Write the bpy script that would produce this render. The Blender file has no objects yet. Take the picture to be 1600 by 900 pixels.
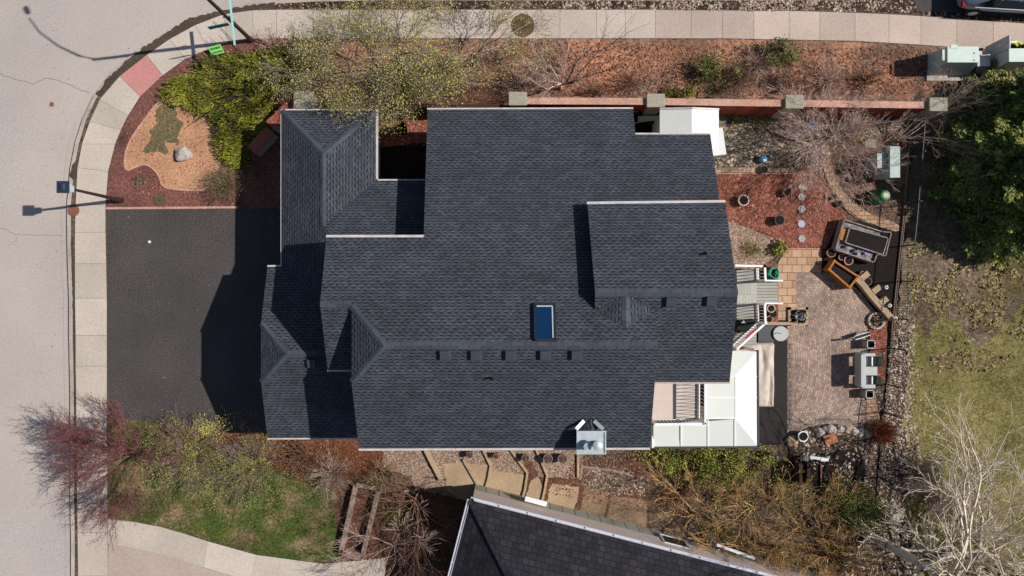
import bpy, math, random
import numpy as np
from mathutils import Vector, Matrix
R = math.radians
random.seed(7); rng = np.random.default_rng(7)
SC = bpy.context.scene
COL = SC.collection
# ------------------------------------------------------------------ camera, sky, sun, exposure
H = 32.0; F = 1600*24/36.0            # drone height above the yard, focal length in photo pixels
cam = bpy.data.cameras.new('camera'); camo = bpy.data.objects.new('camera', cam); COL.objects.link(camo)
camo.location = (0, 0, H); camo.rotation_euler = (0, 0, 0)
cam.lens = 24; cam.sensor_width = 36; cam.clip_end = 1500; cam.clip_start = 0.5
SC.camera = camo
ELEV = R(43.6); AZT = 0.115            # sun stands to the right of the picture, slightly towards its top
sd = Vector((math.cos(ELEV), math.cos(ELEV)*AZT, math.sin(ELEV))).normalized()
w = bpy.data.worlds.new('World'); SC.world = w; w.use_nodes = True
nt = w.node_tree; bg = nt.nodes['Background']
sky = nt.nodes.new('ShaderNodeTexSky'); sky.sky_type = 'NISHITA'; sky.sun_disc = False
sky.sun_elevation = ELEV; sky.sun_rotation = math.atan2(sd.x, sd.y); sky.dust_density = 1.5; sky.altitude = 800
nt.links.new(sky.outputs[0], bg.inputs[0]); bg.inputs[1].default_value = 0.07
sl = bpy.data.lights.new('sun', 'SUN'); so = bpy.data.objects.new('sun', sl); COL.objects.link(so)
sl.energy = 4.6; sl.angle = R(0.55); sl.color = (1.0, 0.955, 0.90)
so.rotation_euler = sd.to_track_quat('Z', 'Y').to_euler()
SC.view_settings.view_transform = 'Standard'; SC.view_settings.look = 'None'
SC.view_settings.exposure = 0.30; SC.view_settings.gamma = 1.0

# ------------------------------------------------------------------ helpers
def P(px, py, z=0.0): return Vector(((px-800)*(H-z)/F, (450-py)*(H-z)/F, z))
def PP(px, py, pl):
    a, bx, by = pl; u = (px-800)/F; v = (450-py)/F; k = bx*u+by*v
    z = (a+k*H)/(1+k); return Vector((u*(H-z), v*(H-z), z))
def XY(x, y, pl): return Vector((x, y, pl[0]+pl[1]*x+pl[2]*y))
GAIN = 1.30
def lin(c):
    c /= 255.0; return c/12.92 if c <= .04045 else ((c+.055)/1.055)**2.4
def S(r, g, b, k=1.0): return (min(.85, lin(r)/GAIN*k), min(.85, lin(g)/GAIN*k), min(.85, lin(b)/GAIN*k), 1)

def newmat(name):
    m = bpy.data.materials.new(name); m.use_nodes = True
    n = m.node_tree; b = n.nodes['Principled BSDF']; b.inputs['Roughness'].default_value = .9
    b.inputs['Specular IOR Level'].default_value = .25
    return m, n, b
def ramp(n, cols, const=False):
    r = n.nodes.new('ShaderNodeValToRGB'); e = r.color_ramp.elements
    if const: r.color_ramp.interpolation = 'CONSTANT'
    k = len(cols)
    pos = [c[0] if len(c) == 2 else i/(k if const else k-1) for i, c in enumerate(cols)]
    cs = [c[1] if len(c) == 2 else c for c in cols]
    e[0].position = pos[0]; e[0].color = cs[0]; e[1].position = pos[1]; e[1].color = cs[1]
    for p_, c_ in list(zip(pos, cs))[2:]:
        x = e.new(p_); x.color = c_
    return r
def plain(name, c, rough=.7, metal=0, var=.12, vs=9.0, spec=.3, bump=0):
    m, n, b = newmat(name); L = n.links.new
    b.inputs['Roughness'].default_value = rough; b.inputs['Metallic'].default_value = metal
    b.inputs['Specular IOR Level'].default_value = spec
    tc = n.nodes.new('ShaderNodeTexCoord'); no = n.nodes.new('ShaderNodeTexNoise')
    no.inputs['Scale'].default_value = vs; no.inputs['Detail'].default_value = 6
    L(tc.outputs['Object'], no.inputs[0])
    lo = tuple(x*(1-var) for x in c[:3])+(1,); hi = tuple(min(1, x*(1+var)) for x in c[:3])+(1,)
    r = ramp(n, [(.3, lo), (.7, hi)]); L(no.outputs[0], r.inputs[0]); L(r.outputs[0], b.inputs[0])
    if bump:
        bp = n.nodes.new('ShaderNodeBump'); bp.inputs[0].default_value = bump; bp.inputs[1].default_value = .02
        L(no.outputs[0], bp.inputs['Height']); L(bp.outputs[0], b.inputs['Normal'])
    return m
def mixcol(n, a, b_, fac, mode='MULTIPLY'):
    x = n.nodes.new('ShaderNodeMix'); x.data_type = 'RGBA'; x.blend_type = mode
    L = n.links.new
    if isinstance(fac, float): x.inputs[0].default_value = fac
    else: L(fac, x.inputs[0])
    for s, v in ((6, a), (7, b_)):
        if hasattr(v, 'is_linked') or hasattr(v, 'links'): L(v, x.inputs[s])
        else: x.inputs[s].default_value = v
    return x.outputs[2]
def noisy(name, cols, scale=8, detail=8, big=.35, bs=.25, bump=.5, bd=.03, rough=.95, patch=None, ps=.5, pt=(.5, .6), speck=None):
    """granular ground: fine noise through a ramp, broad variation, optional second colour in patches"""
    m, n, b = newmat(name); L = n.links.new; b.inputs['Roughness'].default_value = rough
    tc = n.nodes.new('ShaderNodeTexCoord')
    no = n.nodes.new('ShaderNodeTexNoise'); no.inputs['Scale'].default_value = scale; no.inputs['Detail'].default_value = detail; no.inputs['Roughness'].default_value = .7
    L(tc.outputs['Object'], no.inputs[0])
    k = len(cols); r = ramp(n, [(.28+.44*i/(k-1), c) for i, c in enumerate(cols)]); L(no.outputs[0], r.inputs[0]); out = r.outputs[0]
    if patch:
        p = n.nodes.new('ShaderNodeTexNoise'); p.inputs['Scale'].default_value = ps; p.inputs['Detail'].default_value = 7; p.inputs['Roughness'].default_value = .62
        mp = n.nodes.new('ShaderNodeMapping'); mp.inputs[1].default_value = (31, 17, 5); L(tc.outputs['Object'], mp.inputs[0]); L(mp.outputs[0], p.inputs[0])
        rr = ramp(n, [(pt[0], (0, 0, 0, 1)), (pt[1], (1, 1, 1, 1))]); L(p.outputs[0], rr.inputs[0])
        r2 = ramp(n, [(.3+.4*i/(len(patch)-1), c) for i, c in enumerate(patch)]); L(no.outputs[0], r2.inputs[0])
        out = mixcol(n, out, r2.outputs[0], rr.outputs[0], 'MIX')
    if speck:
        v = n.nodes.new('ShaderNodeTexVoronoi'); v.inputs['Scale'].default_value = speck[0]; L(tc.outputs['Object'], v.inputs[0])
        s = ramp(n, [(speck[1], (1, 1, 1, 1)), (speck[1]+.03, (0, 0, 0, 1))]); L(v.outputs['Distance'], s.inputs[0])
        out = mixcol(n, out, speck[2], s.outputs[0], 'MIX')
    g = n.nodes.new('ShaderNodeTexNoise'); g.inputs['Scale'].default_value = bs; g.inputs['Detail'].default_value = 5
    L(tc.outputs['Object'], g.inputs[0])
    r3 = ramp(n, [(.3, (1-big, 1-big, 1-big, 1)), (.7, (1+big*.4, 1+big*.4, 1+big*.4, 1))]); L(g.outputs[0], r3.inputs[0])
    out = mixcol(n, out, r3.outputs[0], 1.0)
    L(out, b.inputs[0])
    if bump:
        bp = n.nodes.new('ShaderNodeBump'); bp.inputs[0].default_value = bump; bp.inputs[1].default_value = bd
        L(no.outputs[0], bp.inputs['Height']); L(bp.outputs[0], b.inputs['Normal'])
    return m
def stones(name, cols, scale=12, gap=S(40, 34, 30), gw=.06, big=.3, bump=.9, bd=.04, patch=None, ps=.6, pt=(.5, .58)):
    """loose stones: one colour per voronoi cell, dark soil in the gaps"""
    m, n, b = newmat(name); L = n.links.new
    tc = n.nodes.new('ShaderNodeTexCoord')
    wn = n.nodes.new('ShaderNodeTexNoise'); wn.inputs['Scale'].default_value = scale*.7; L(tc.outputs['Object'], wn.inputs[0])
    va = n.nodes.new('ShaderNodeVectorMath'); va.operation = 'MULTIPLY_ADD'; L(wn.outputs[1], va.inputs[0]); va.inputs[1].default_value = (.06,)*3; L(tc.outputs['Object'], va.inputs[2])
    v = n.nodes.new('ShaderNodeTexVoronoi'); v.inputs['Scale'].default_value = scale; L(va.outputs[0], v.inputs[0])
    e = n.nodes.new('ShaderNodeTexVoronoi'); e.feature = 'DISTANCE_TO_EDGE'; e.inputs['Scale'].default_value = scale; L(va.outputs[0], e.inputs[0])
    sp = n.nodes.new('ShaderNodeSeparateColor'); L(v.outputs['Color'], sp.inputs[0])
    r = ramp(n, cols, const=True); L(sp.outputs[0], r.inputs[0])
    er = ramp(n, [(gw*.4, (0, 0, 0, 1)), (gw, (1, 1, 1, 1))]); L(e.outputs[0], er.inputs[0])
    out = mixcol(n, gap, r.outputs[0], er.outputs[0], 'MIX')
    if patch:
        p = n.nodes.new('ShaderNodeTexNoise'); p.inputs['Scale'].default_value = ps; p.inputs['Detail'].default_value = 8; p.inputs['Roughness'].default_value = .68
        L(tc.outputs['Object'], p.inputs[0]); rr = ramp(n, [(pt[0], (0, 0, 0, 1)), (pt[1], (1, 1, 1, 1))]); L(p.outputs[0], rr.inputs[0])
        out = mixcol(n, out, patch, rr.outputs[0], 'MIX')
    g = n.nodes.new('ShaderNodeTexNoise'); g.inputs['Scale'].default_value = .6; g.inputs['Detail'].default_value = 6
    L(tc.outputs['Object'], g.inputs[0]); r3 = ramp(n, [(.3, (1-big, 1-big, 1-big, 1)), (.7, (1.1, 1.1, 1.1, 1))]); L(g.outputs[0], r3.inputs[0])
    L(mixcol(n, out, r3.outputs[0], 1.0), b.inputs[0])
    bp = n.nodes.new('ShaderNodeBump'); bp.inputs[0].default_value = bump; bp.inputs[1].default_value = bd
    L(er.outputs[0], bp.inputs['Height']); L(bp.outputs[0], b.inputs['Normal'])
    return m
def bricks(name, cols, mortar, bw, rh, ms=.012, uv=False, polar=None, rot=0, big=.25, bump=.6, off=.5, sq=(1, 2), grain=40, rough=.9, bd=.01, bias=0.0, tabs=False):
    m, n, b = newmat(name); L = n.links.new; b.inputs['Roughness'].default_value = rough
    tc = n.nodes.new('ShaderNodeTexCoord'); vec = tc.outputs['UV' if uv else 'Object']
    if polar:
        c = n.nodes.new('ShaderNodeVectorMath'); c.operation = 'SUBTRACT'; L(vec, c.inputs[0]); c.inputs[1].default_value = (polar[0], polar[1], 0)
        s = n.nodes.new('ShaderNodeSeparateXYZ'); L(c.outputs[0], s.inputs[0])
        at = n.nodes.new('ShaderNodeMath'); at.operation = 'ARCTAN2'; L(s.outputs[1], at.inputs[0]); L(s.outputs[0], at.inputs[1])
        mu = n.nodes.new('ShaderNodeMath'); mu.operation = 'MULTIPLY'; L(at.outputs[0], mu.inputs[0]); mu.inputs[1].default_value = polar[2]
        ln = n.nodes.new('ShaderNodeVectorMath'); ln.operation = 'LENGTH'; 
        c2 = n.nodes.new('ShaderNodeCombineXYZ'); L(s.outputs[0], c2.inputs[0]); L(s.outputs[1], c2.inputs[1]); L(c2.outputs[0], ln.inputs[0])
        cb = n.nodes.new('ShaderNodeCombineXYZ'); L(mu.outputs[0], cb.inputs[0]); L(ln.outputs['Value'], cb.inputs[1]); vec = cb.outputs[0]
    elif rot:
        mp = n.nodes.new('ShaderNodeMapping'); mp.inputs[2].default_value = (0, 0, rot); L(vec, mp.inputs[0]); vec = mp.outputs[0]
    t = n.nodes.new('ShaderNodeTexBrick'); L(vec, t.inputs[0])
    t.inputs['Color1'].default_value = (0, 0, 0, 1); t.inputs['Color2'].default_value = (1, 1, 1, 1); t.inputs['Mortar'].default_value = (0, 0, 0, 1)
    t.inputs['Scale'].default_value = 1; t.inputs['Mortar Size'].default_value = ms; t.inputs['Mortar Smooth'].default_value = .1
    t.inputs['Brick Width'].default_value = bw; t.inputs['Row Height'].default_value = rh; t.inputs['Bias'].default_value = bias
    t.offset = off; t.squash = sq[0]; t.squash_frequency = sq[1]
    r = ramp(n, cols); L(t.outputs['Color'], r.inputs[0])
    base = r.outputs[0]
    if tabs:      # thick laminated tabs: the shadow line under every other one painted into the colour
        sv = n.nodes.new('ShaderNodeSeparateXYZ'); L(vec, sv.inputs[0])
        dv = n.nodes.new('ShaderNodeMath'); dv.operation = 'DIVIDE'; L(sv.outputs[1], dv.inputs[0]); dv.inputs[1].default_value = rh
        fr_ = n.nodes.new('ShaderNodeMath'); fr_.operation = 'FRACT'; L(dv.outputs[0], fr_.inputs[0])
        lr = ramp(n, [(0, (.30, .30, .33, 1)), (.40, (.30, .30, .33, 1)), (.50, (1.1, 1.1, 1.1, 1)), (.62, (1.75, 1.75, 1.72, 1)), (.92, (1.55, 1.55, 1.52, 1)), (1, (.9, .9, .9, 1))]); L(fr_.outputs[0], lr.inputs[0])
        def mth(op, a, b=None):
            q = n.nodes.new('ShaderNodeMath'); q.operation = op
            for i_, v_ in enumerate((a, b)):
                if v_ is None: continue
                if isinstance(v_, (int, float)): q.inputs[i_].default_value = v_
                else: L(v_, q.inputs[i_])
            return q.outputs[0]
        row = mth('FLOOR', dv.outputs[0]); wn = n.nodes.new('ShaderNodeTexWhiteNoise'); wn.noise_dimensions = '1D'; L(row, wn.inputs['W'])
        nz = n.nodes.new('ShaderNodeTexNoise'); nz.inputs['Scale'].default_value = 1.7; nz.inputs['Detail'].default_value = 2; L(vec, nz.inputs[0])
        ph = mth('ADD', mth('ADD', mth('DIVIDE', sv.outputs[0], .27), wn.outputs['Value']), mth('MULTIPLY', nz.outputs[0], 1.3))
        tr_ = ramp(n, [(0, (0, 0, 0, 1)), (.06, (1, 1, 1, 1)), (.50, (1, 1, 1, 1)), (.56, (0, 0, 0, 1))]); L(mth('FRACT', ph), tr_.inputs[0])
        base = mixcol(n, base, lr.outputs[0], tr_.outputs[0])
    out = mixcol(n, base, mortar, t.outputs['Fac'], 'MIX')
    g = n.nodes.new('ShaderNodeTexNoise'); g.inputs['Scale'].default_value = grain; g.inputs['Detail'].default_value = 4; L(tc.outputs['Object'], g.inputs[0])
    r2 = ramp(n, [(.3, (.8, .8, .8, 1)), (.7, (1.15, 1.15, 1.15, 1))]); L(g.outputs[0], r2.inputs[0]); out = mixcol(n, out, r2.outputs[0], 1.0)
    g = n.nodes.new('ShaderNodeTexNoise'); g.inputs['Scale'].default_value = .8; g.inputs['Detail'].default_value = 6; L(tc.outputs['Object'], g.inputs[0])
    r2 = ramp(n, [(.3, (1-big,)*3+(1,)), (.7, (1.1, 1.1, 1.1, 1))]); L(g.outputs[0], r2.inputs[0]); out = mixcol(n, out, r2.outputs[0], 1.0)
    L(out, b.inputs[0])
    bp = n.nodes.new('ShaderNodeBump'); bp.invert = True; bp.inputs[0].default_value = bump; bp.inputs[1].default_value = bd
    L(t.outputs['Fac'], bp.inputs['Height']); L(bp.outputs[0], b.inputs['Normal'])
    return m
def leafmat(name, cols, rough=.7, transl=.0):
    m, n, b = newmat(name); L = n.links.new; b.inputs['Roughness'].default_value = rough
    a = n.nodes.new('ShaderNodeAttribute'); a.attribute_name = 'tint'
    r = ramp(n, cols); L(a.outputs['Fac'], r.inputs[0]); L(r.outputs[0], b.inputs[0])
    return m

def setp(o, label=None, cat=None, group=None, kind=None):
    if label: o['label'] = label
    if cat: o['category'] = cat
    if group: o['group'] = group
    if kind: o['kind'] = kind
    return o
def thing(name, label, cat, loc=(0, 0, 0), group=None):
    o = bpy.data.objects.new(name, None); o.empty_display_size = .2; COL.objects.link(o); o.location = loc
    return setp(o, label, cat, group)
def link(name, me, mat, parent):
    if mat: me.materials.append(mat)
    o = bpy.data.objects.new(name, me); COL.objects.link(o)
    if parent is not None:
        o.parent = parent
    return o
def worldloc(o):
    v = Vector((0, 0, 0))
    while o is not None: v += o.location; o = o.parent
    return v
class MB:
    """collects shapes in world coordinates; build() makes one mesh object of them"""
    def __init__(s): s.v = []; s.f = []; s.uv = []; s.smooth = False
    def add(s, vs, fs):
        k = len(s.v); s.v += [tuple(v) for v in vs]; s.f += [tuple(i+k for i in f) for f in fs]; return s
    def box(s, c, d, rz=0, taper=1.0, tilt=None):
        M = Matrix.Rotation(rz, 3, 'Z')
        if tilt: M = M @ Matrix.Rotation(tilt[1], 3, tilt[0])
        vs = []
        for z in (-1, 1):
            t = taper if z > 0 else 1
            for x, y in ((-1, -1), (1, -1), (1, 1), (-1, 1)):
                vs.append(Vector(c)+M @ Vector((x*d[0]/2*t, y*d[1]/2*t, z*d[2]/2)))
        return s.add(vs, [(3, 2, 1, 0), (4, 5, 6, 7), (0, 1, 5, 4), (1, 2, 6, 5), (2, 3, 7, 6), (3, 0, 4, 7)])
    def bar(s, a, b, wd, ht, up=(0, 0, 1)):
        a, b = Vector(a), Vector(b); d = (b-a).normalized(); u = Vector(up)
        if abs(d.dot(u)) > .98: u = Vector((0, 1, 0))
        x = d.cross(u).normalized(); z = x.cross(d).normalized(); vs = []
        for p in (a, b):
            for i, j in ((-1, -1), (1, -1), (1, 1), (-1, 1)): vs.append(p+x*i*wd/2+z*j*ht/2)
        return s.add(vs, [(3, 2, 1, 0), (4, 5, 6, 7), (0, 1, 5, 4), (1, 2, 6, 5), (2, 3, 7, 6), (3, 0, 4, 7)])
    def prism(s, poly, z0, z1):
        poly = [tuple(p[:2]) for p in poly]; n = len(poly)
        if sum(poly[i][0]*poly[(i+1) % n][1]-poly[(i+1) % n][0]*poly[i][1] for i in range(n)) < 0: poly = poly[::-1]
        return s.add([(x, y, z0) for x, y in poly]+[(x, y, z1) for x, y in poly], [tuple(range(n))[::-1], tuple(range(n, 2*n))]+[(i, (i+1) % n, n+(i+1) % n, n+i) for i in range(n)])
    def slab(s, top, t):
        top = [Vector(p) for p in top]; n = len(top)
        if sum(top[i][0]*top[(i+1) % n][1]-top[(i+1) % n][0]*top[i][1] for i in range(n)) < 0: top = top[::-1]
        return s.add([p-Vector((0, 0, t)) for p in top]+top, [tuple(range(n))[::-1], tuple(range(n, 2*n))]+[(i, (i+1) % n, n+(i+1) % n, n+i) for i in range(n)])
    def face(s, pts):
        pts = [Vector(p) for p in pts]; n = len(pts)
        if sum(pts[i][0]*pts[(i+1) % n][1]-pts[(i+1) % n][0]*pts[i][1] for i in range(n)) < 0: pts = pts[::-1]
        return s.add(pts, [tuple(range(n))])
    def lathe(s, c, prof, n=20, ax=None):
        """prof = [(r,z)...] from the bottom up, about the vertical through c"""
        c = Vector(c); vs = []; fs = []; k = len(prof)
        for r, z in prof:
            for i in range(n):
                a = 2*math.pi*i/n; p = Vector((r*math.cos(a), r*math.sin(a), z))
                vs.append(c+(ax @ p if ax else p))
        for j in range(k-1):
            for i in range(n): fs.append((j*n+i, j*n+(i+1) % n, (j+1)*n+(i+1) % n, (j+1)*n+i))
        fs.append(tuple(range(n))[::-1]); fs.append(tuple(range((k-1)*n, k*n)))
        return s.add(vs, fs)
    def tube(s, path, r, n=8):
        path = [Vector(p) for p in path]; rs = r if hasattr(r, '__len__') else [r]*len(path); vs = []; fs = []
        for i, p in enumerate(path):
            d = (path[min(i+1, len(path)-1)]-path[max(i-1, 0)]).normalized()
            u = Vector((0, 0, 1)) if abs(d.z) < .9 else Vector((0, 1, 0)); x = d.cross(u).normalized(); y = x.cross(d).normalized()
            for k in range(n): a = 2*math.pi*k/n; vs.append(p+x*rs[i]*math.cos(a)+y*rs[i]*math.sin(a))
        for i in range(len(path)-1):
            for k in range(n): fs.append((i*n+k, (i+1)*n+k, (i+1)*n+(k+1) % n, i*n+(k+1) % n))
        fs.append(tuple(range(n))); fs.append(tuple(range((len(path)-1)*n, len(path)*n))[::-1])
        return s.add(vs, fs)
    def ring(s, path, wd, z0, z1):
        """closed or open ribbon with height; path = centre line"""
        return s.band(offset(path, wd/2), offset(path, -wd/2), z0, z1)
    def band(s, A, B, z0, z1):
        n = len(A); vs = []
        for z in (z0, z1):
            for a, b in zip(A, B): vs += [(a[0], a[1], z), (b[0], b[1], z)]
        m = 2*n; fs = []
        for i in range(n-1):
            j = 2*i; fs += [(m+j, m+j+1, m+j+3, m+j+2), (j, j+2, m+j+2, m+j), (j+1, m+j+1, m+j+3, j+3)]
        fs += [(0, m, m+1, 1), (m-2, m-1, 2*m-1, 2*m-2)]
        return s.add(vs, fs)
    def build(s, name, mat, parent=None, planes=None, bevel=0, smooth=False):
        off = worldloc(parent) if parent is not None else Vector((0, 0, 0))
        me = bpy.data.meshes.new(name); me.from_pydata([(v[0]-off.x, v[1]-off.y, v[2]-off.z) for v in s.v], [], s.f)
        me.validate(); me.update()
        import bmesh
        bm = bmesh.new(); bm.from_mesh(me)
        if len(s.f) > 1: bmesh.ops.recalc_face_normals(bm, faces=bm.faces)
        elif bm.faces:
            bm.faces.ensure_lookup_table()
            if bm.faces[0].normal.z < 0: bmesh.ops.reverse_faces(bm, faces=bm.faces)
        bm.to_mesh(me); bm.free()
        if planes:       # uv along the eaves and up the slope
            uvl = me.uv_layers.new(name='UVMap')
            for p in me.polygons:
                nn = p.normal; g = Vector((nn.x, nn.y))
                g = g.normalized() if g.length > .05 else Vector((0, 1)); u = Vector((-g.y, g.x)); sl_ = 1/max(abs(nn.z), .2)
                for li in p.loop_indices:
                    c = me.vertices[me.loops[li].vertex_index].co+off; q = Vector((c.x, c.y))
                    uvl.data[li].uv = (q.dot(u), q.dot(g)*sl_)
        if smooth: me.polygons.foreach_set('use_smooth', [True]*len(me.polygons))
        o = link(name, me, mat, parent)
        if bevel:
            b = o.modifiers.new('bevel', 'BEVEL'); b.width = bevel; b.segments = 2; b.limit_method = 'ANGLE'
        return o
def offset(path, d):
    path = [Vector((p[0], p[1])) for p in path]; out = []
    for i, p in enumerate(path):
        t = (path[min(i+1, len(path)-1)]-path[max(i-1, 0)]).normalized(); out.append(p+Vector((-t.y, t.x))*d)
    return out
def W(pts, z=0): return [P(x, y, z) for x, y in pts]
def smooth(pts, k=2, closed=True):
    for _ in range(k):
        o = []; n = len(pts)
        for i in range(n if closed else n-1):
            a, b = pts[i], pts[(i+1) % n]
            o += [(a[0]*.75+b[0]*.25, a[1]*.75+b[1]*.25), (a[0]*.25+b[0]*.75, a[1]*.25+b[1]*.75)]
        pts = ([pts[0]]+o+[pts[-1]]) if not closed else o
    return pts
def rough(pts, amt=1.5, step=4, closed=True):
    o = []; n = len(pts)
    for i in range(n if closed else n-1):
        a, b = pts[i], pts[(i+1) % n]; d = math.hypot(b[0]-a[0], b[1]-a[1]); k = max(1, int(d/step))
        for j in range(k):
            t = j/k; o.append((a[0]+(b[0]-a[0])*t+random.uniform(-amt, amt), a[1]+(b[1]-a[1])*t+random.uniform(-amt, amt)))
    return o
LAYER = [0]
def sheet(name, pts, mat, lay, rg=0, sm=0, label=None, kind='structure', zb=0.0):
    if rg > 4: pts = rough(pts, rg, 14); rg = 2
    if sm: pts = smooth(pts, sm)
    if rg: pts = rough(pts, rg)
    LAYER[0] += 1
    o = MB().face(W(pts, zb+.0015*lay+.00003*LAYER[0])).build(name, mat)
    return setp(o, label=label, kind=kind)
def clone(root, loc, label=None, rz=0, sc=1.0, group=None):
    def cp(o, par):
        c = o.copy(); COL.objects.link(c)
        if par is not None: c.parent = par
        for ch in [x for x in o.children]: cp(ch, c)
        return c
    r = cp(root, None); r.location = loc; r.rotation_euler = (0, 0, rz); r.scale = (root.scale[0]*sc,)*3
    if label: r['label'] = label
    if group: r['group'] = group
    return r

# ---- many small leaves / twigs as one mesh, vectorised
def bulk(name, V, Fc, mat, parent=None, tint=None, smooth=False):
    V = np.asarray(V, dtype=np.float32); Fc = np.asarray(Fc, dtype=np.int32)
    if parent is not None:
        V = V-np.array(worldloc(parent), dtype=np.float32)
    me = bpy.data.meshes.new(name); nf, k = Fc.shape
    me.vertices.add(len(V)); me.vertices.foreach_set('co', V.ravel())
    me.loops.add(nf*k); me.loops.foreach_set('vertex_index', Fc.ravel())
    me.polygons.add(nf); me.polygons.foreach_set('loop_start', np.arange(0, nf*k, k, dtype=np.int32))
    me.update(calc_edges=True)
    if tint is not None:
        at = me.attributes.new('tint', 'FLOAT', 'FACE'); at.data.foreach_set('value', np.asarray(tint, dtype=np.float32))
    if smooth: me.polygons.foreach_set('use_smooth', np.ones(nf, dtype=bool))
    return link(name, me, mat, parent)
def unit(a): return a/np.maximum(np.linalg.norm(a, axis=1, keepdims=True), 1e-6)
def leaves(name, C, L, Wd, mat, parent=None, dirs=None, dj=.6, tint=None, upb=.0):
    """C centres (n,3); diamond leaves of length L and width Wd, along dirs (jittered) or random"""
    n = len(C); C = np.asarray(C); d = rng.normal(size=(n, 3))
    if dirs is not None: d = dirs+d*dj
    d = unit(d); s = rng.normal(size=(n, 3)); s[:, 2] += upb*3.2; s = unit(np.cross(d, s)); 
    Ls = (L*rng.uniform(.6, 1.35, n))[:, None]; Ws = (Wd*rng.uniform(.6, 1.3, n))[:, None]
    V = np.stack([C-d*Ls/2, C+s*Ws/2, C+d*Ls/2, C-s*Ws/2], 1).reshape(-1, 3)
    Fc = np.arange(4*n).reshape(n, 4)
    if tint is None: tint = rng.uniform(0, 1, n)
    return bulk(name, V, Fc, mat, parent, tint)
def segs(name, SG, mat, parent=None, n=3):
    A = np.array([list(s[0]) for s in SG]); B = np.array([list(s[1]) for s in SG]); ra = np.array([s[2] for s in SG])[:, None]; rb = np.array([s[3] for s in SG])[:, None]
    d = unit(B-A); up = np.tile(np.array([[0., 0, 1]]), (len(A), 1)); up[np.abs(d[:, 2]) > .9] = [0, 1, 0]
    x = unit(np.cross(d, up)); y = np.cross(x, d); V = []
    for q, r in ((A, ra), (B, rb)):
        for k in range(n): a = 2*math.pi*k/n; V.append(q+(x*math.cos(a)+y*math.sin(a))*r)
    V = np.stack(V, 1).reshape(-1, 3); m = len(A); base = (np.arange(m)*2*n)[:, None]
    Fc = np.concatenate([base+np.array([[k, (k+1) % n, n+(k+1) % n, n+k]]) for k in range(n)], 0)
    tint = np.tile(rng.uniform(0, 1, m), n)
    return bulk(name, V, Fc, mat, parent, tint, smooth=True)
def grow(p, d, L, r, depth, kids=3, spread=.6, up=.15, wig=.18, shrink=.72, steps=3, out=None, tips=None, rmin=.006, fall=.62):
    """recursive branching: list of tapered segments"""
    if out is None: out = []
    p = Vector(p); d = Vector(d).normalized(); rr = r
    pts = [p]
    for i in range(steps):
        d = (d+Vector((random.gauss(0, wig), random.gauss(0, wig), random.gauss(0, wig)+up*.3))).normalized()
        q = p+d*(L/steps); r2 = max(rmin, rr*(1-(.38/steps))); out.append((p, q, rr, r2)); p = q; rr = r2; pts.append(q)
    if depth <= 0:
        if tips is not None: tips += pts[1:]
        return out
    if tips is not None and depth <= 1: tips.append(p)
    for k in range(kids):
        t = random.random() if k else 1.0
        q = pts[-1] if k == 0 else pts[random.randint(1, len(pts)-1)]
        a = Vector((random.gauss(0, 1), random.gauss(0, 1), random.gauss(0, 1))); a = (a-d*a.dot(d)).normalized()
        nd = (d+a*spread*random.uniform(.5, 1.3)*(0.5 if k == 0 else 1)+Vector((0, 0, up))).normalized()
        grow(q, nd, L*shrink*random.uniform(.75, 1.2), max(rmin, rr*(fall if k else .85)), depth-1, kids, spread, up, wig, shrink, steps, out, tips, rmin, fall)
    return out

# ------------------------------------------------------------------ materials
M = {}
def shingle(name, cols, dark, bw=.30, rh=.128, ms=.012, **k): return bricks(name, cols, dark, bw, rh, ms=ms, uv=True, sq=(1.35, 3), off=.37, grain=60, big=.2, **k)
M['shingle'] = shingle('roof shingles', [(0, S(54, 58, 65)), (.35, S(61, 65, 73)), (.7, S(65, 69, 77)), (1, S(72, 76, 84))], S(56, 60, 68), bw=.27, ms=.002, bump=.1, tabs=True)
M['cap'] = bricks('ridge cap shingles', [S(66, 71, 80), S(80, 84, 93)], S(50, 54, 62), .45, 3, ms=.010, uv=True, big=.15)
M['nshingle'] = shingle('neighbour slate shingles', [(0, S(36, 35, 41)), (.5, S(45, 43, 50)), (1, S(56, 53, 60))], S(18, 17, 21), bw=.27, rh=.25, ms=.013, bump=1.0)
M['gutter'] = plain('white aluminium gutter', S(206, 197, 195), .45, var=.14, vs=3)
M['stucco'] = plain('beige stucco wall', S(190, 178, 160), .95, var=.12, vs=30, bump=.4)
M['greywall'] = bricks('grey green lap siding', [S(168, 168, 156), S(184, 184, 172)], S(130, 130, 120), 4.0, .15, ms=.008)
M['white'] = plain('white painted metal', S(222, 223, 224), .4, var=.06)
M['asphalt_new'] = noisy('dark driveway asphalt', [S(46, 42, 42), S(78, 72, 71), S(112, 106, 103)], 16, 13, big=.22, bs=.35, bump=.3, bd=.01, patch=[S(62, 58, 58), S(96, 90, 88)], ps=.3, pt=(.42, .66), speck=(2.3, .02, S(170, 164, 158)))
M['street'] = noisy('worn pale street surface', [S(160, 149, 144), S(187, 176, 171), S(208, 198, 193)], 14, 13, big=.14, bs=.16, bump=.2, bd=.01, patch=[S(178, 165, 156), S(201, 188, 178)], ps=.12, pt=(.40, .60), speck=(3.1, .03, S(150, 139, 132)))
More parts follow.
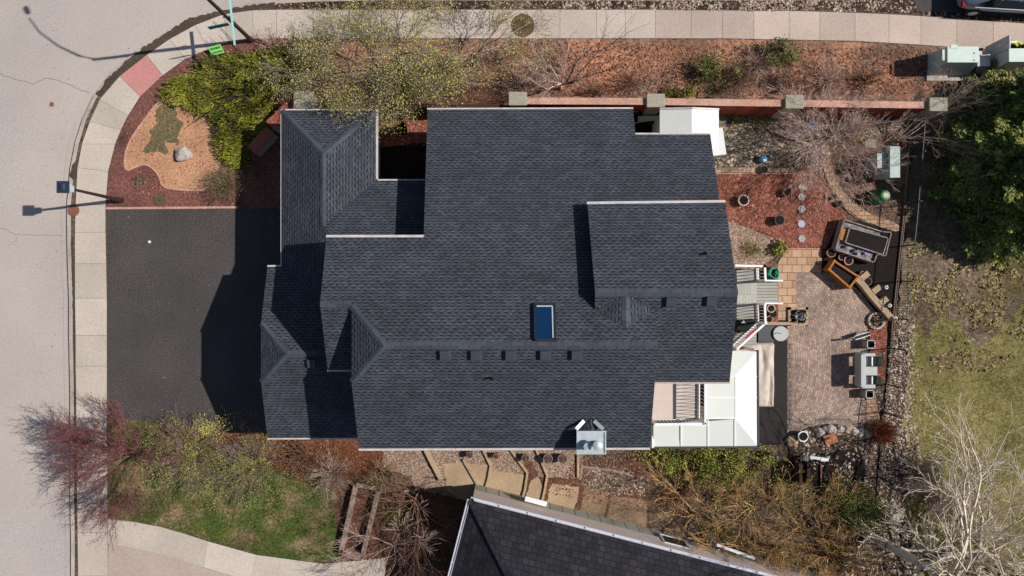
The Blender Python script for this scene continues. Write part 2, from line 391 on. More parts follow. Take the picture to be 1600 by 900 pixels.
def concmat(name, c0, c1, c2, big=.12):
    m = noisy(name, [c0, c1, c2], 9, 12, big=big, bs=.5, bump=.15, bd=.005, rough=.9)
    n = m.node_tree; b = n.nodes['Principled BSDF']; src = b.inputs[0].links[0].from_socket
    a = n.nodes.new('ShaderNodeAttribute'); a.attribute_name = 'tint'
    r = ramp(n, [(0, (.86, .85, .84, 1)), (1, (1.08, 1.07, 1.06, 1))]); n.links.new(a.outputs['Fac'], r.inputs[0])
    n.links.new(mixcol(n, src, r.outputs[0], 1.0), b.inputs[0]); return m
M['concrete'] = concmat('pavement concrete', S(186, 172, 160), S(204, 191, 178), S(216, 203, 190))
M['concrete2'] = concmat('warm pavement concrete', S(182, 164, 150), S(200, 181, 167), S(212, 195, 181))
M['kerb'] = noisy('kerb concrete', [S(150, 138, 128), S(190, 178, 166), S(205, 193, 180)], 14, 10, big=.25, bs=.8)
M['redconc'] = noisy('red tinted concrete', [S(186, 124, 118), S(206, 142, 136), S(214, 156, 148)], 12, 10, big=.1, bs=1)
M['joint'] = plain('dirt in the joints', S(105, 95, 86), .95)
M['gutterdirt'] = noisy('dirt and leaves in the gutter', [S(48, 40, 33), S(82, 70, 58), S(118, 104, 88)], 20, 10, big=.3)
M['soil'] = noisy('bare brown soil', [S(48, 37, 30), S(82, 66, 54), S(122, 102, 86), S(170, 150, 132)], 8, 12, big=.4, bs=.3, bump=.8)
M['litter'] = noisy('rust leaf litter', [S(80, 52, 40), S(160, 108, 82), S(196, 142, 112), S(226, 186, 156)], 6, 15, big=.35, bs=.3, bump=.9, patch=[S(58, 44, 37), S(118, 94, 80), S(182, 156, 134)], ps=.42, pt=(.42, .56), speck=(6, .12, S(224, 200, 176)))
M['redmulch'] = noisy('red bark mulch', [S(56, 30, 25), S(118, 66, 53), S(158, 96, 78), S(206, 148, 124)], 7.5, 15, big=.35, bs=.7, bump=.9)
M['maroonmulch'] = noisy('maroon bark mulch', [S(62, 36, 32), S(112, 70, 63), S(138, 92, 82), S(176, 132, 118)], 8, 14, big=.25, bs=.8, bump=.8, patch=[S(60, 44, 38), S(104, 80, 68)], ps=.7, pt=(.55, .68))
M['tanmulch'] = noisy('tan wood chip mulch', [S(132, 92, 66), S(186, 136, 102), S(206, 158, 122), S(228, 188, 152)], 9, 14, big=.25, bs=.8, bump=.8, speck=(9, .07, S(120, 88, 66)))
M['moss'] = noisy('grey green creeping thyme', [S(70, 66, 46), S(112, 104, 74), S(160, 138, 104)], 9, 14, big=.25, bump=.9)
M['orangemulch'] = noisy('orange bark mulch', [S(60, 34, 22), S(118, 70, 46), S(158, 98, 66)], 7, 14, big=.4, bs=.7, bump=.9)
M['brownmulch'] = noisy('brown bark mulch', [S(40, 26, 20), S(84, 56, 44), S(120, 84, 66), S(170, 130, 106)], 9, 12, big=.35, bs=.9, bump=.9)
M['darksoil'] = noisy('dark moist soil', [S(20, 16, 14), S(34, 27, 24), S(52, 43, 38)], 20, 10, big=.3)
M['lawn'] = noisy('green lawn', [S(36, 46, 16), S(76, 92, 36), S(112, 124, 58)], 8, 15, big=.5, bs=.7, bump=1, patch=[S(72, 60, 38), S(134, 114, 80), S(184, 160, 124)], ps=.85, pt=(.47, .62))
M['drylawn'] = noisy('half dry lawn', [S(84, 76, 42), S(144, 132, 80), S(184, 168, 114)], 7, 15, big=.3, bs=.3, bump=1, patch=[S(62, 62, 30), S(112, 108, 60), S(148, 140, 86)], ps=.30, pt=(.40, .68))
M['brownlawn'] = noisy('brown thatch', [S(66, 54, 44), S(120, 102, 84), S(178, 156, 132)], 7, 14, big=.4, bs=.4, bump=1, patch=[S(70, 62, 38), S(126, 112, 72)], ps=.45, pt=(.5, .65))
M['gravel_grey'] = stones('mixed grey gravel', [S(96, 84, 72), S(134, 120, 104), S(172, 154, 134), S(112, 98, 84), S(198, 180, 158), S(150, 132, 114)], 12, gap=S(48, 40, 34), patch=S(90, 76, 60), pt=(.58, .68))
M['gravel_pink'] = stones('pinkish pea gravel', [S(196, 168, 148), S(170, 140, 120), S(214, 190, 170), S(150, 122, 104), S(188, 156, 134)], 19, gap=S(110, 84, 68), gw=.08, big=.2)
M['gravel_white'] = stones('pale river stones', [S(150, 128, 112), S(104, 86, 72), S(196, 174, 154), S(84, 66, 54), S(140, 118, 102), S(118, 98, 82)], 10.5, gap=S(44, 34, 28), gw=.12, patch=S(84, 66, 52), pt=(.48, .56))
M['gravel_dark'] = stones('dark verge gravel', [S(96, 72, 60), S(128, 102, 86), S(72, 54, 46), S(188, 164, 144), S(110, 86, 72), S(60, 46, 38)], 11, gap=S(40, 30, 26), gw=.12)
M['slab'] = noisy('beige concrete slab', [S(160, 134, 106), S(182, 156, 126), S(198, 172, 142)], 12, 12, big=.2, bs=.9, bump=.3, bd=.006)
M['slabdark'] = noisy('weathered slab', [S(110, 88, 70), S(146, 120, 98), S(172, 146, 120)], 10, 12, big=.4, bs=.9, bump=.3, bd=.006)
M['slabs'] = bricks('large tan paving slabs', [S(178, 140, 110), S(206, 168, 136), S(190, 152, 122)], S(104, 80, 62), .46, .36, ms=.014, grain=30, big=.12)
pc = P(1085, 560)
M['patio'] = bricks('curved patio pavers', [(0, S(150, 130, 120)), (.4, S(172, 148, 134)), (.7, S(188, 160, 142)), (1, S(204, 170, 148))], S(122, 110, 102), .145, .115, ms=.009, polar=(pc.x, pc.y, 6.2), grain=20, big=.3)
M['paverborder'] = bricks('grey border pavers', [S(128, 112, 104), S(156, 138, 126)], S(90, 80, 74), .2, .22, ms=.015)
M['tanpaver'] = bricks('tan pavers', [S(164, 132, 104), S(190, 156, 126)], S(100, 78, 60), .3, .2, ms=.012)
M['edging'] = bricks('beige edging blocks', [S(176, 144, 118), S(202, 170, 142)], S(110, 86, 68), .40, .9, ms=.014, big=.15)
M['rubber'] = noisy('dark rubber mat', [S(42, 38, 37), S(52, 47, 46), S(60, 55, 53)], 30, 6, big=.15, bs=.6, bump=.2, bd=.006)
M['brick'] = bricks('terracotta brick', [S(140, 58, 40), S(172, 84, 60), S(156, 70, 50)], S(120, 70, 54), .22, .08, ms=.006, big=.25)
M['coping'] = noisy('weathered pink coping', [S(176, 120, 100), S(204, 158, 138), S(218, 182, 164)], 12, 10, big=.25, bs=1.5)
M['capstone'] = noisy('grey concrete cap', [S(150, 144, 126), S(170, 164, 146), S(184, 178, 160)], 12, 10, big=.15, bs=2)
M['redstone'] = noisy('red clay wall cap', [S(126, 64, 50), S(162, 92, 74), S(182, 116, 96)], 10, 10, big=.2, bs=2)
M['wood'] = noisy('weathered grey timber', [S(120, 100, 86), S(156, 134, 118), S(184, 162, 146)], 12, 10, big=.25, bs=1)
M['tanwood'] = noisy('tan timber edging', [S(158, 134, 104), S(182, 158, 128), S(200, 178, 148)], 12, 10, big=.2, bs=1)
M['orangewood'] = noisy('orange stained wood', [S(150, 92, 42), S(186, 122, 62), S(204, 144, 84)], 12, 10, big=.2, bs=2)
M['darkwood'] = noisy('dark brown wood', [S(58, 40, 32), S(78, 56, 46)], 12, 8, big=.2)
M['deck'] = bricks('pale grey composite boards', [S(166, 164, 154), S(180, 178, 168)], S(110, 106, 98), 8, .14, ms=.012, big=.1)
M['deck2'] = bricks('pinkish deck boards', [S(198, 184, 174), S(210, 196, 186)], S(120, 108, 104), 8, .155, ms=.014, big=.06, rot=R(2))
M['balcony'] = plain('pink beige vinyl decking', S(214, 196, 184), .8, var=.05, vs=4)
M['panelroof'] = plain('opal roof panel', S(226, 228, 219), .45, var=.03, vs=1.2)
M['white2'] = plain('white vinyl', S(246, 244, 244), .4, var=.03)
M['blackmetal'] = plain('black metal', S(34, 32, 32), .45, .2, var=.15, spec=.5)
M['brownmetal'] = plain('dark brown pole', S(58, 42, 40), .5, var=.15, spec=.4)
M['bluemetal'] = plain('dark blue lantern cap', S(42, 58, 78), .35, var=.15, spec=.5)
M['lens'] = plain('frosted lantern panes', S(200, 205, 205), .3, var=.05)
M['galv'] = plain('galvanised sheet', S(196, 206, 208), .45, .3, var=.12, vs=5)
M['greenbox'] = plain('pale green cabinet paint', S(188, 204, 196), .5, var=.10, vs=3)
M['greytop'] = plain('pale mint cabinet lid', S(200, 216, 206), .5, var=.06, vs=3)
M['greycab'] = plain('grey cabinet paint', S(190, 188, 190), .5, var=.12, vs=4)
M['shadegreen'] = plain('grey green utility box', S(176, 192, 186), .55, var=.12, vs=4)
M['teal'] = plain('turquoise sign face', S(150, 214, 206), .5, var=.06)
M['dkteal'] = plain('dark teal sign face', S(30, 110, 100), .5, var=.1)
M['lime'] = plain('lime green sign board', S(160, 232, 130), .6, var=.06)
M['dkgreen'] = plain('dark green print', S(40, 130, 50), .6, var=.1)
M['rock'] = noisy('pale boulder', [S(150, 140, 134), S(184, 174, 168), S(206, 198, 190)], 8, 10, big=.2, bs=3)
M['rust'] = noisy('rusty iron cover', [S(90, 58, 44), S(138, 92, 72), S(168, 118, 94)], 20, 10, big=.2, bs=3)
M['browncover'] = noisy('brown iron cover', [S(92, 76, 54), S(118, 98, 72)], 30, 8, big=.2, bs=2)
M['terracotta'] = plain('terracotta', S(178, 112, 84), .8, var=.15)
M['potgrey'] = plain('grey glazed pot', S(120, 118, 124), .5, var=.2)
M['potpale'] = plain('pale ceramic rim', S(206, 190, 172), .7, var=.12)
M['potblack'] = plain('black plastic pot', S(30, 27, 26), .5, var=.2)
M['potbrown'] = plain('brown clay pot', S(122, 84, 62), .7, var=.15)
M['blueplastic'] = plain('blue plastic', S(70, 150, 196), .5, var=.2, vs=6)
M['paleblue'] = plain('pale blue plastic', S(150, 176, 206), .35, var=.15, vs=5)
M['greenplastic'] = plain('green plastic', S(24, 120, 66), .45, var=.15)
M['hose'] = plain('sea green hose', S(38, 170, 140), .5, var=.2)
M['cover'] = noisy('beige vinyl cover', [S(188, 172, 156), S(204, 188, 172), S(214, 200, 186)], 3, 8, big=.12, bs=1.5, bump=.6, bd=.05, rough=.6)
M['blackfabric'] = plain('black fabric cover', S(34, 33, 34), .75, var=.2, vs=5)
M['darkgrey'] = plain('dark grey resin', S(74, 76, 82), .6, var=.06)
M['tablegrey'] = plain('grey table top', S(180, 184, 182), .5, var=.06)
M['hex'] = stones('pebbled stepping stone', [S(190, 190, 184), S(210, 208, 202), S(176, 178, 176)], 40, gap=S(150, 150, 146), gw=.05, big=.1)
M['bark_grey'] = leafmat('grey brown bark', [S(120, 102, 92), S(176, 158, 146)])
M['bark_pink'] = leafmat('pinkish twigs', [S(166, 132, 120), S(216, 184, 170), S(236, 212, 198)])
M['bark_white'] = leafmat('pale birch like bark', [S(206, 188, 166), S(244, 230, 210)])
M['bark_dark'] = leafmat('dark twigs', [S(56, 42, 38), S(104, 84, 74)])
M['bark_brown'] = leafmat('brown twigs', [S(100, 74, 60), S(162, 126, 104)])
M['bark_orange'] = leafmat('orange brown twigs', [S(160, 116, 70), S(222, 168, 108), S(236, 196, 142)])
M['bark_maroon'] = leafmat('maroon twigs', [S(84, 46, 48), S(128, 76, 76), S(156, 106, 102)])
M['leaf_yellow'] = leafmat('yellow green young leaves', [S(146, 140, 70), S(184, 176, 96), S(206, 198, 118), S(196, 178, 88)])
M['leaf_olive'] = leafmat('olive small leaves', [S(96, 90, 48), S(150, 142, 82), S(192, 182, 116)])
M['leaf_juniper'] = leafmat('bright juniper sprays', [S(46, 54, 14), S(96, 100, 24), S(130, 132, 38), S(156, 152, 60)])
M['leaf_dark'] = leafmat('dark conifer sprays', [S(84, 98, 50), S(112, 124, 60), S(136, 144, 68), S(176, 172, 80)])
M['leaf_green'] = leafmat('mid green leaves', [S(50, 62, 24), S(88, 100, 40), S(122, 130, 58)])
M['leaf_lime'] = leafmat('yellow green ground cover', [S(86, 92, 34), S(136, 140, 58), S(178, 176, 86)])
M['leaf_maroon'] = leafmat('maroon leaves', [S(88, 54, 54), S(128, 84, 82), S(156, 112, 106)])
M['leaf_rust'] = leafmat('rust coloured grass', [S(96, 48, 26), S(150, 84, 50), S(180, 112, 74)])
M['leaf_tan'] = leafmat('dry tan stems', [S(96, 82, 58), S(146, 128, 96), S(178, 160, 124)])
M['leaf_brown'] = leafmat('dead brown leaves', [S(74, 46, 34), S(128, 80, 58), S(172, 120, 90)])
M['leaf_grass'] = leafmat('grass blades', [S(48, 64, 20), S(84, 102, 36), S(116, 128, 54)])
M['leaf_drygrass'] = leafmat('dry grass blades', [S(110, 96, 54), S(160, 142, 92), S(204, 184, 132)])
M['leaf_thatch'] = leafmat('brown thatch flecks', [S(96, 80, 56), S(136, 116, 84), S(168, 146, 110)])
M['leaf_fleck'] = leafmat('olive grass flecks', [S(120, 108, 66), S(158, 142, 92), S(188, 170, 116)])
M['chips'] = leafmat('bark chips', [S(96, 52, 42), S(160, 98, 80), S(206, 152, 128)])
M['pebble'] = leafmat('scattered stones', [S(110, 92, 78), S(166, 144, 126), S(214, 196, 178)])
M['carpaint'] = plain('slate blue car paint', S(120, 134, 150), .35, .1, var=.05, spec=.5)
M['glass'] = plain('dark glass', S(20, 26, 34), .08, var=.02, spec=.8)
M['skyglass'] = plain('blue skylight glass', S(8, 46, 84), .06, var=.02, spec=.7)
M['chrome'] = plain('bright trim', S(200, 216, 224), .2, .8, var=.03)
M['redlens'] = plain('red lens', S(150, 20, 24), .25, var=.05)
M['tyre'] = plain('black tyre rubber', S(26, 25, 26), .8, var=.1)
M['skin'] = plain('skin', S(196, 150, 122), .6, var=.05)
M['navy'] = plain('navy work clothes', S(22, 28, 44), .9, var=.15)
M['hivis'] = plain('yellow high visibility vest', S(206, 232, 50), .7, var=.05)
M['hair'] = plain('dark hair', S(26, 22, 20), .8, var=.2)
M['planterrim'] = noisy('weathered grey planter rim', [S(110, 98, 92), S(158, 144, 136), S(190, 178, 170)], 8, 8, big=.3, bs=3)
M['marble'] = noisy('white and dark planter rim', [S(60, 56, 60), S(130, 126, 128), S(206, 202, 200)], 5, 10, big=.2)
M['ash'] = plain('pale ash', S(170, 168, 166), .9, var=.3)
M['garage'] = plain('white garage door', S(214, 210, 204), .6, var=.05)
M['magenta'] = plain('magenta fabric', S(200, 40, 80), .8, var=.2)
M['guttern'] = plain('neighbour gutter', S(206, 206, 216), .5, var=.08)
M['uppersid'] = plain('pale pink upper siding', S(214, 198, 190), .8, var=.06)
M['bluetray'] = plain('black barrow tray', S(24, 24, 30), .5, var=.1)
M['bluerim'] = plain('blue barrow edge', S(30, 60, 150), .5, var=.1)
M['skyframe'] = plain('dark bronze skylight frame', S(30, 36, 42), .5, var=.1)
M['hexblue'] = plain('bluish stepping stone', S(178, 180, 200), .8, var=.15, vs=20)
M['purplepot'] = plain('purple glazed pot', S(70, 50, 110), .4, var=.1)
M['wood2'] = plain('grey bench slats', S(120, 118, 118), .8, var=.15)
M['tanwood2'] = plain('brown gravel board', S(128, 100, 84), .85, var=.15)
M['ventgrey'] = plain('dark grey roof vent', S(66, 68, 78), .7, var=.12)
M['deckplain'] = bricks('grey landing boards', [S(176, 174, 166), S(188, 186, 178)], S(150, 148, 140), .14, 8, ms=.006, big=.05)

# ------------------------------------------------------------------ the ground and the street
ZS = -0.13
setp(MB().face([(-260, -220, ZS-.02), (260, -220, ZS-.02), (260, 220, ZS-.02), (-260, 220, ZS-.02)]).build('terrain', M['soil']), kind='structure')
setp(MB().face([(-26.5*2, -60, ZS), (120, -60, ZS), (120, 60, ZS), (-53, 60, ZS)]).build('street', M['street']), kind='structure')
# kerb face (street side), gutter line and pavement, bottom -> round the corner -> right
SW_OUT = [(122, 1200), (122, 960), (122, 900), (121, 832), (120, 780), (120, 730), (119, 680), (119, 630), (118, 572), (118, 524), (117, 466), (117, 412), (117, 363), (118, 320), (121, 262), (128, 225), (140, 190), (156, 155), (187, 119), (229, 86), (265, 61), (305, 39), (350, 22), (395, 16), (432, 15), (490, 15), (545, 15), (600, 15), (655, 15), (710, 15), (765, 15), (820, 15), (875, 15), (932, 15), (977, 15), (1024, 15), (1080, 16), (1129, 16), (1178, 17), (1233, 17), (1281, 18), (1336, 20), (1389, 22), (1439, 25), (1495, 29), (1552, 33), (1620, 38), (1800, 52), (2400, 90)]
SW_IN = [(170, 1200), (169, 960), (169, 900), (168, 832), (168, 780), (168, 730), (167, 680), (167, 630), (167, 572), (167, 524), (167, 466), (166, 412), (165, 363), (165, 320), (169, 268), (180, 225), (189, 203), (200, 181), (219, 151), (254, 118), (290, 92), (325, 77), (355, 66), (395, 61), (432, 60), (490, 60), (545, 60), (600, 60), (655, 60), (710, 60), (765, 60), (820, 60), (875, 60), (932, 60), (977, 60), (1024, 60), (1080, 60), (1129, 60), (1178, 61), (1233, 62), (1281, 63), (1336, 64), (1389, 67), (1439, 70), (1495, 74), (1552, 77), (1620, 83), (1800, 97), (2400, 140)]
K_OUT = [(111, 1200), (111, 960), (111, 900), (111, 832), (110, 780), (110, 730), (110, 680), (110, 630), (109, 572), (108, 524), (108, 466), (106, 412), (105, 363), (105, 320), (110, 262), (118, 222), (129, 186), (146, 150), (176, 110), (214, 78), (254, 53), (295, 30), (343, 12), (392, 4), (432, 0), (490, -3), (545, -4), (600, -5), (710, -5), (765, -5), (875, -5), (1024, -5), (1233, -5), (1389, -6), (1439, -8), (1620, -14), (1800, -20), (2400, -40)]
yard = W(K_OUT)+[Vector((110, 12, 0)), Vector((110, -60, 0)), P(111, 1200)+Vector((0, -30, 0))]
setp(MB().prism(yard, ZS-.01, 0).build('yard_ground', M['soil']), kind='structure')
# kerb stone along the edge, a real step
ko = [P(*p) for p in K_OUT]; ki = offset(ko, -.17)
setp(MB().band(ko, ki, ZS-.005, .012).build('kerb', M['kerb']), kind='structure')
setp(MB().band(offset(ko, .34), offset(ko, .003), ZS-.006, ZS+.018).build('gutter_pan', M['street']), kind='structure')
# debris in the gutter behind the kerb
sheet('gutter_dirt', [(115, 372), (111, 372), (112, 420), (114, 500), (115, 560), (116, 640), (115, 700), (117, 780), (118, 830), (121, 825), (121, 760), (120, 700), (121, 640), (120, 600), (117, 575), (120, 545), (120, 450), (117, 420)], M['gutterdirt'], 1, rg=.8, zb=.012, kind='stuff', label='dark dirt line in the gutter')
sheet('gutter_dirt', [(165, 125), (150, 148), (157, 150), (190, 116), (232, 84), (270, 60), (308, 40), (350, 23), (395, 14), (430, 13), (430, 4), (392, 8), (345, 16), (318, 24), (296, 28), (255, 54), (215, 80), (190, 102)], M['gutterdirt'], 1, rg=1.6, zb=.012, kind='stuff', label='dirt and leaves round the kerb bend')
sheet('gutter_dirt', [(108, 275), (112, 262), (118, 250), (126, 247), (127, 262), (120, 282), (112, 280)], M['gutterdirt'], 1, rg=1.2, sm=1, zb=.012, kind='stuff', label='dirt patch at the kerb')
sheet('street_verge', [(430, 1), (470, -1), (870, -3), (1389, -4), (1432, -6), (1432, 21), (1389, 20), (1281, 16), (1129, 14), (480, 13.5), (395, 15), (400, 6)], M['gravel_dark'], 1, rg=1.2)
sheet('parking_strip', [(1434, -7), (1700, -18), (1700, 40), (1620, 33), (1552, 27), (1495, 22), (1434, 19)], M['asphalt_new'], 2, rg=.6)
sheet('street_verge', [(1434, 17), (1500, 20), (1560, 26), (1700, 36), (1700, 44), (1620, 37.5), (1552, 32.5), (1495, 28.5), (1439, 24.5)], M['gravel_dark'], 3, rg=.8)
# pavement in panels
def panels(name, A, B, mat, i0, i1, z=.014, gap=.011):
    V = []; Fc = []; T = []
    for i in range(i0, i1):
        a0, a1, b0, b1 = [P(*q, z) for q in (A[i], A[i+1], B[i], B[i+1])]
        c = (a0+a1+b0+b1)/4; k = len(V); q = [a0, b0, b1, a1]
        q = [p+(c-p).normalized()*gap for p in q]
        if (q[1]-q[0]).cross(q[2]-q[1]).z < 0: q = q[::-1]
        V += [tuple(p) for p in q]; Fc.append([k, k+1, k+2, k+3]); T.append(random.random())
    return bulk(name, V, Fc, mat, None, T)
setp(MB().band([P(*p) for p in SW_OUT], [P(*p) for p in SW_IN], -.02, .010).build('pavement_bed', M['joint']), kind='structure')
RED = 18
setp(panels('pavement', SW_OUT, SW_IN, M['concrete'], 0, RED), kind='structure')
setp(panels('pavement', SW_OUT, SW_IN, M['redconc'], RED, RED+1), kind='structure')
setp(panels('pavement', SW_OUT, SW_IN, M['concrete'], RED+1, 35), kind='structure')
setp(panels('pavement', SW_OUT, SW_IN, M['concrete2'], 35, len(SW_OUT)-1), kind='structure')
# cracks in the street
def crack(pts, wd=.02, z=ZS+.004, mat='joint', name='street_crack'):
    pts = rough(pts, 1.0, 5, closed=False)+[pts[-1]]; q = [P(*p) for p in pts]; m = MB(); a = offset(q, wd/2); b = offset(q, -wd/2)
    for i in range(len(q)-1): m.face([(a[i].x, a[i].y, z), (a[i+1].x, a[i+1].y, z), (b[i+1].x, b[i+1].y, z), (b[i].x, b[i].y, z)])
    setp(m.build(name, M[mat]), kind='structure')
crack([(-20, 110), (20, 122), (50, 130), (68, 120), (95, 127), (125, 140), (150, 147)])
crack([(-30, 358), (0, 356), (22, 366), (60, 367), (95, 368), (105, 360)], .016); crack([(22, 366), (23, 376), (10, 383)], .01)
crack([(93, 483), (98, 481), (105, 482)], .02)

# --- beds, drives and lawns (pixel outlines of real ground areas, 4 mm sheets)
sheet('mulch_bed', [(395, 62), (480, 61), (820, 61), (1024, 61), (1178, 62), (1281, 64), (1389, 68), (1439, 71), (1495, 75), (1620, 84), (1720, 95), (1720, 150), (1480, 162), (1300, 158), (900, 160), (670, 172), (560, 190), (430, 180), (410, 80)], M['litter'], 1, rg=1.2)
sheet('corner_bed', [(166, 325), (166, 320), (170, 269), (181, 226), (201, 182), (220, 152), (255, 119), (291, 93), (326, 78), (356, 67), (396, 62), (430, 62), (445, 150), (455, 326)], M['maroonmulch'], 2)
tan = [(310, 106), (288, 122), (262, 146), (240, 168), (222, 193), (208, 212), (198, 232), (194, 255), (198, 268), (212, 261), (226, 256), (240, 263), (250, 277), (253, 291), (270, 296), (300, 298), (322, 297), (335, 280), (352, 240), (350, 160), (345, 118), (330, 104)]
sheet('wood_chip_bed', tan, M['tanmulch'], 3, sm=1)
tw = smooth([P(*p)[:2] for p in tan[:18]], 1, closed=False)
setp(MB().ring(tw, .07, 0, .045).build('bed_edging', M['coping']), label='thin pink edging curving round the wood chip bed', cat='edging')
sheet('creeping_thyme', [(258, 160), (272, 170), (276, 182), (286, 190), (278, 205), (278, 222), (262, 224), (268, 238), (250, 240), (240, 234), (228, 240), (220, 236), (234, 218), (236, 204), (248, 192), (244, 176)], M['moss'], 4, rg=4.5, kind='stuff', label='grey green ground cover on the wood chips')
sheet('driveway', [(167, 328), (300, 327), (452, 325), (452, 676), (345, 674), (250, 660), (168, 652)], M['asphalt_new'], 5)
setp(MB().ring([P(166, 325.5)[:2], P(250, 325)[:2], P(330, 324.3)[:2], P(372, 324)[:2]], .10, -.01, .035).build('driveway_edging', M['coping']), label='pale edging strip between the red bed and the dark driveway', cat='edging')
sheet('orange_bed', [(240, 665), (345, 673), (452, 677), (600, 680), (604, 740), (520, 745), (420, 735), (360, 740), (260, 745)], M['orangemulch'], 6, rg=1.5)
sheet('front_lawn', [(169, 652), (240, 660), (340, 705), (430, 735), (520, 745), (560, 755), (545, 870), (500, 879), (440, 872), (400, 866), (340, 850), (290, 833), (230, 818), (169, 809)], M['lawn'], 7, rg=.8)
sheet('side_bed', [(520, 745), (600, 740), (640, 760), (735, 780), (700, 905), (595, 905), (590, 890), (530, 872)], M['brownmulch'], 8, rg=1.2)
pth_o = [(169, 811), (205, 814), (250, 823), (290, 834), (325, 846), (362, 858), (400, 867), (450, 876), (505, 881), (560, 878), (602, 872)]
pth_i = [(169, 849), (205, 855), (243, 863), (285, 873), (318, 886), (352, 898), (390, 908), (440, 918), (505, 925), (560, 925), (602, 925)]
setp(MB().band([P(*p) for p in pth_o], [P(*p) for p in pth_i], -.02, .036).build('path_bed', M['kerb']), kind='structure')
setp(panels('path', pth_o[::2], pth_i[::2], M['concrete'], 0, 5, z=.04, gap=.007), kind='structure')
sheet('neighbour_driveway', [(169, 840), (250, 850), (352, 885), (500, 910), (610, 900), (640, 940), (640, 1250), (169, 1250)], M['concrete2'], 9)
# between the houses
sheet('side_gravel', [(596, 680), (910, 680), (912, 758), (860, 775), (760, 762), (690, 745), (650, 745), (600, 735)], M['gravel_pink'], 10, rg=1.5)
sheet('side_gravel', [(640, 742), (700, 752), (770, 790), (735, 785), (690, 772), (650, 765)], M['gravel_pink'], 11, rg=1.2)
sheet('slab_path', [(692, 725), (727, 722), (742, 750), (760, 775), (758, 790), (735, 785), (712, 776), (700, 765)], M['slab'], 12, rg=.5)
sheet('slab_path', [(728, 724), (766, 727), (763, 745), (756, 768), (747, 762), (738, 745)], M['slab'], 13)
sheet('slab_path', [(768, 735), (820, 742), (818, 762), (813, 786), (766, 775), (758, 772), (764, 750)], M['slab'], 14)
sheet('slab_path', [(826, 748), (850, 746), (847, 770), (842, 792), (817, 787), (822, 765)], M['slab'], 15, rg=.6)
sheet('mulch_patch', [(850, 752), (905, 750), (1025, 700), (1030, 850), (905, 805), (843, 794)], M['brownmulch'], 16, rg=1.5)
sheet('side_gravel', [(912, 728), (975, 730), (1010, 750), (1015, 775), (930, 772), (908, 760)], M['gravel_grey'], 17, rg=2)
sheet('slab_path', [(858, 755), (905, 760), (902, 780), (897, 797), (856, 787)], M['slab'], 18, rg=1)
sheet('slab_path', [(914, 762), (950, 768), (948, 790), (943, 808), (906, 800)], M['slabdark'], 19, rg=1)
sheet('slab_path', [(956, 775), (1012, 782), (1010, 824), (948, 810)], M['slabdark'], 20, rg=1)
for a, b in (((820, 725), (829, 790)), ((700, 722), (712, 745))):
    pass
sheet('mulch_streak', [(820, 718), (832, 722), (842, 742), (830, 752), (822, 775), (817, 790), (813, 775), (820, 750)], M['brownmulch'], 21, rg=1.2)
sheet('mulch_streak', [(842, 745), (905, 748), (905, 756), (862, 756), (856, 770), (856, 790), (846, 780), (848, 760)], M['brownmulch'], 22, rg=1.2)
sheet('shrub_bed', [(1000, 695), (1235, 692), (1240, 760), (1340, 790), (1370, 930), (1100, 930), (1020, 860)], M['soil'], 23, rg=1.2)
# back yard
sheet('back_gravel', [(985, 172), (1300, 172), (1470, 178), (1450, 232), (1300, 240), (1282, 262), (1118, 262), (1095, 215), (985, 215)], M['gravel_grey'], 24, rg=1.2)
sheet('leafy_bed', [(1286, 222), (1425, 205), (1408, 350), (1380, 348), (1345, 335), (1312, 305), (1290, 270)], M['soil'], 25, rg=1.5)
sheet('red_mulch_bed', [(1100, 271), (1236, 272), (1262, 262), (1284, 266), (1292, 290), (1312, 322), (1330, 345), (1310, 362), (1300, 388), (1232, 389), (1205, 368), (1140, 344), (1100, 335)], M['redmulch'], 26, rg=.5)
sheet('stone_bed', [(1130, 340), (1208, 372), (1222, 392), (1205, 405), (1190, 420), (1130, 420)], M['gravel_pink'], 27, rg=.8)
sheet('edging_path', [(1100, 261.5), (1241, 262), (1241, 272), (1100, 272)], M['edging'], 28)
sheet('curved_path', [(1283, 225), (1296, 228), (1300, 262), (1312, 292), (1335, 318), (1362, 336), (1407, 350), (1407, 363), (1380, 358), (1345, 345), (1318, 326), (1298, 300), (1287, 268)], M['tanpaver'], 29, sm=1)
crack([(1287, 268), (1300, 301), (1320, 326), (1346, 344), (1380, 358)], .03, .0475, 'darksoil', 'path_joint')
sheet('slab_terrace', [(1216, 410), (1222, 400), (1230, 388), (1284, 388), (1284, 427), (1244, 427), (1244, 505), (1216, 505)], M['slabs'], 30)
PAT = [(1230, 504), (1244, 504), (1244, 426), (1300, 426), (1338, 450), (1362, 475), (1374, 497), (1352, 520), (1354, 560), (1352, 600), (1350, 655), (1335, 668), (1305, 662), (1280, 663), (1258, 668), (1244, 680), (1231, 694)]
sheet('patio', PAT, M['patio'], 31)
sheet('patio_border', [(1230, 534), (1237, 534), (1237, 690), (1230, 694)], M['paverborder'], 32)
sheet('patio_border', [(1232, 690), (1245, 678), (1262, 667), (1282, 660), (1305, 657), (1330, 662), (1348, 672), (1352, 668), (1332, 656), (1305, 651), (1280, 653), (1258, 661), (1240, 673), (1231, 683)], M['paverborder'], 33)
sheet('patio_border', [(1347, 625), (1353, 625), (1353, 672), (1345, 668)], M['paverborder'], 34)
sheet('red_mulch_strip', [(1355, 505), (1386, 500), (1385, 560), (1380, 640), (1356, 640), (1353, 560), (1362, 545)], M['redmulch'], 35, rg=.5)
sheet('gravel_patch', [(1362, 552), (1383, 548), (1382, 600), (1378, 650), (1366, 650), (1366, 600)], M['gravel_white'], 36, rg=2.0)
sheet('red_mulch_strip', [(1370, 572), (1384, 570), (1382, 592), (1371, 592)], M['redmulch'], 37, rg=1.5)
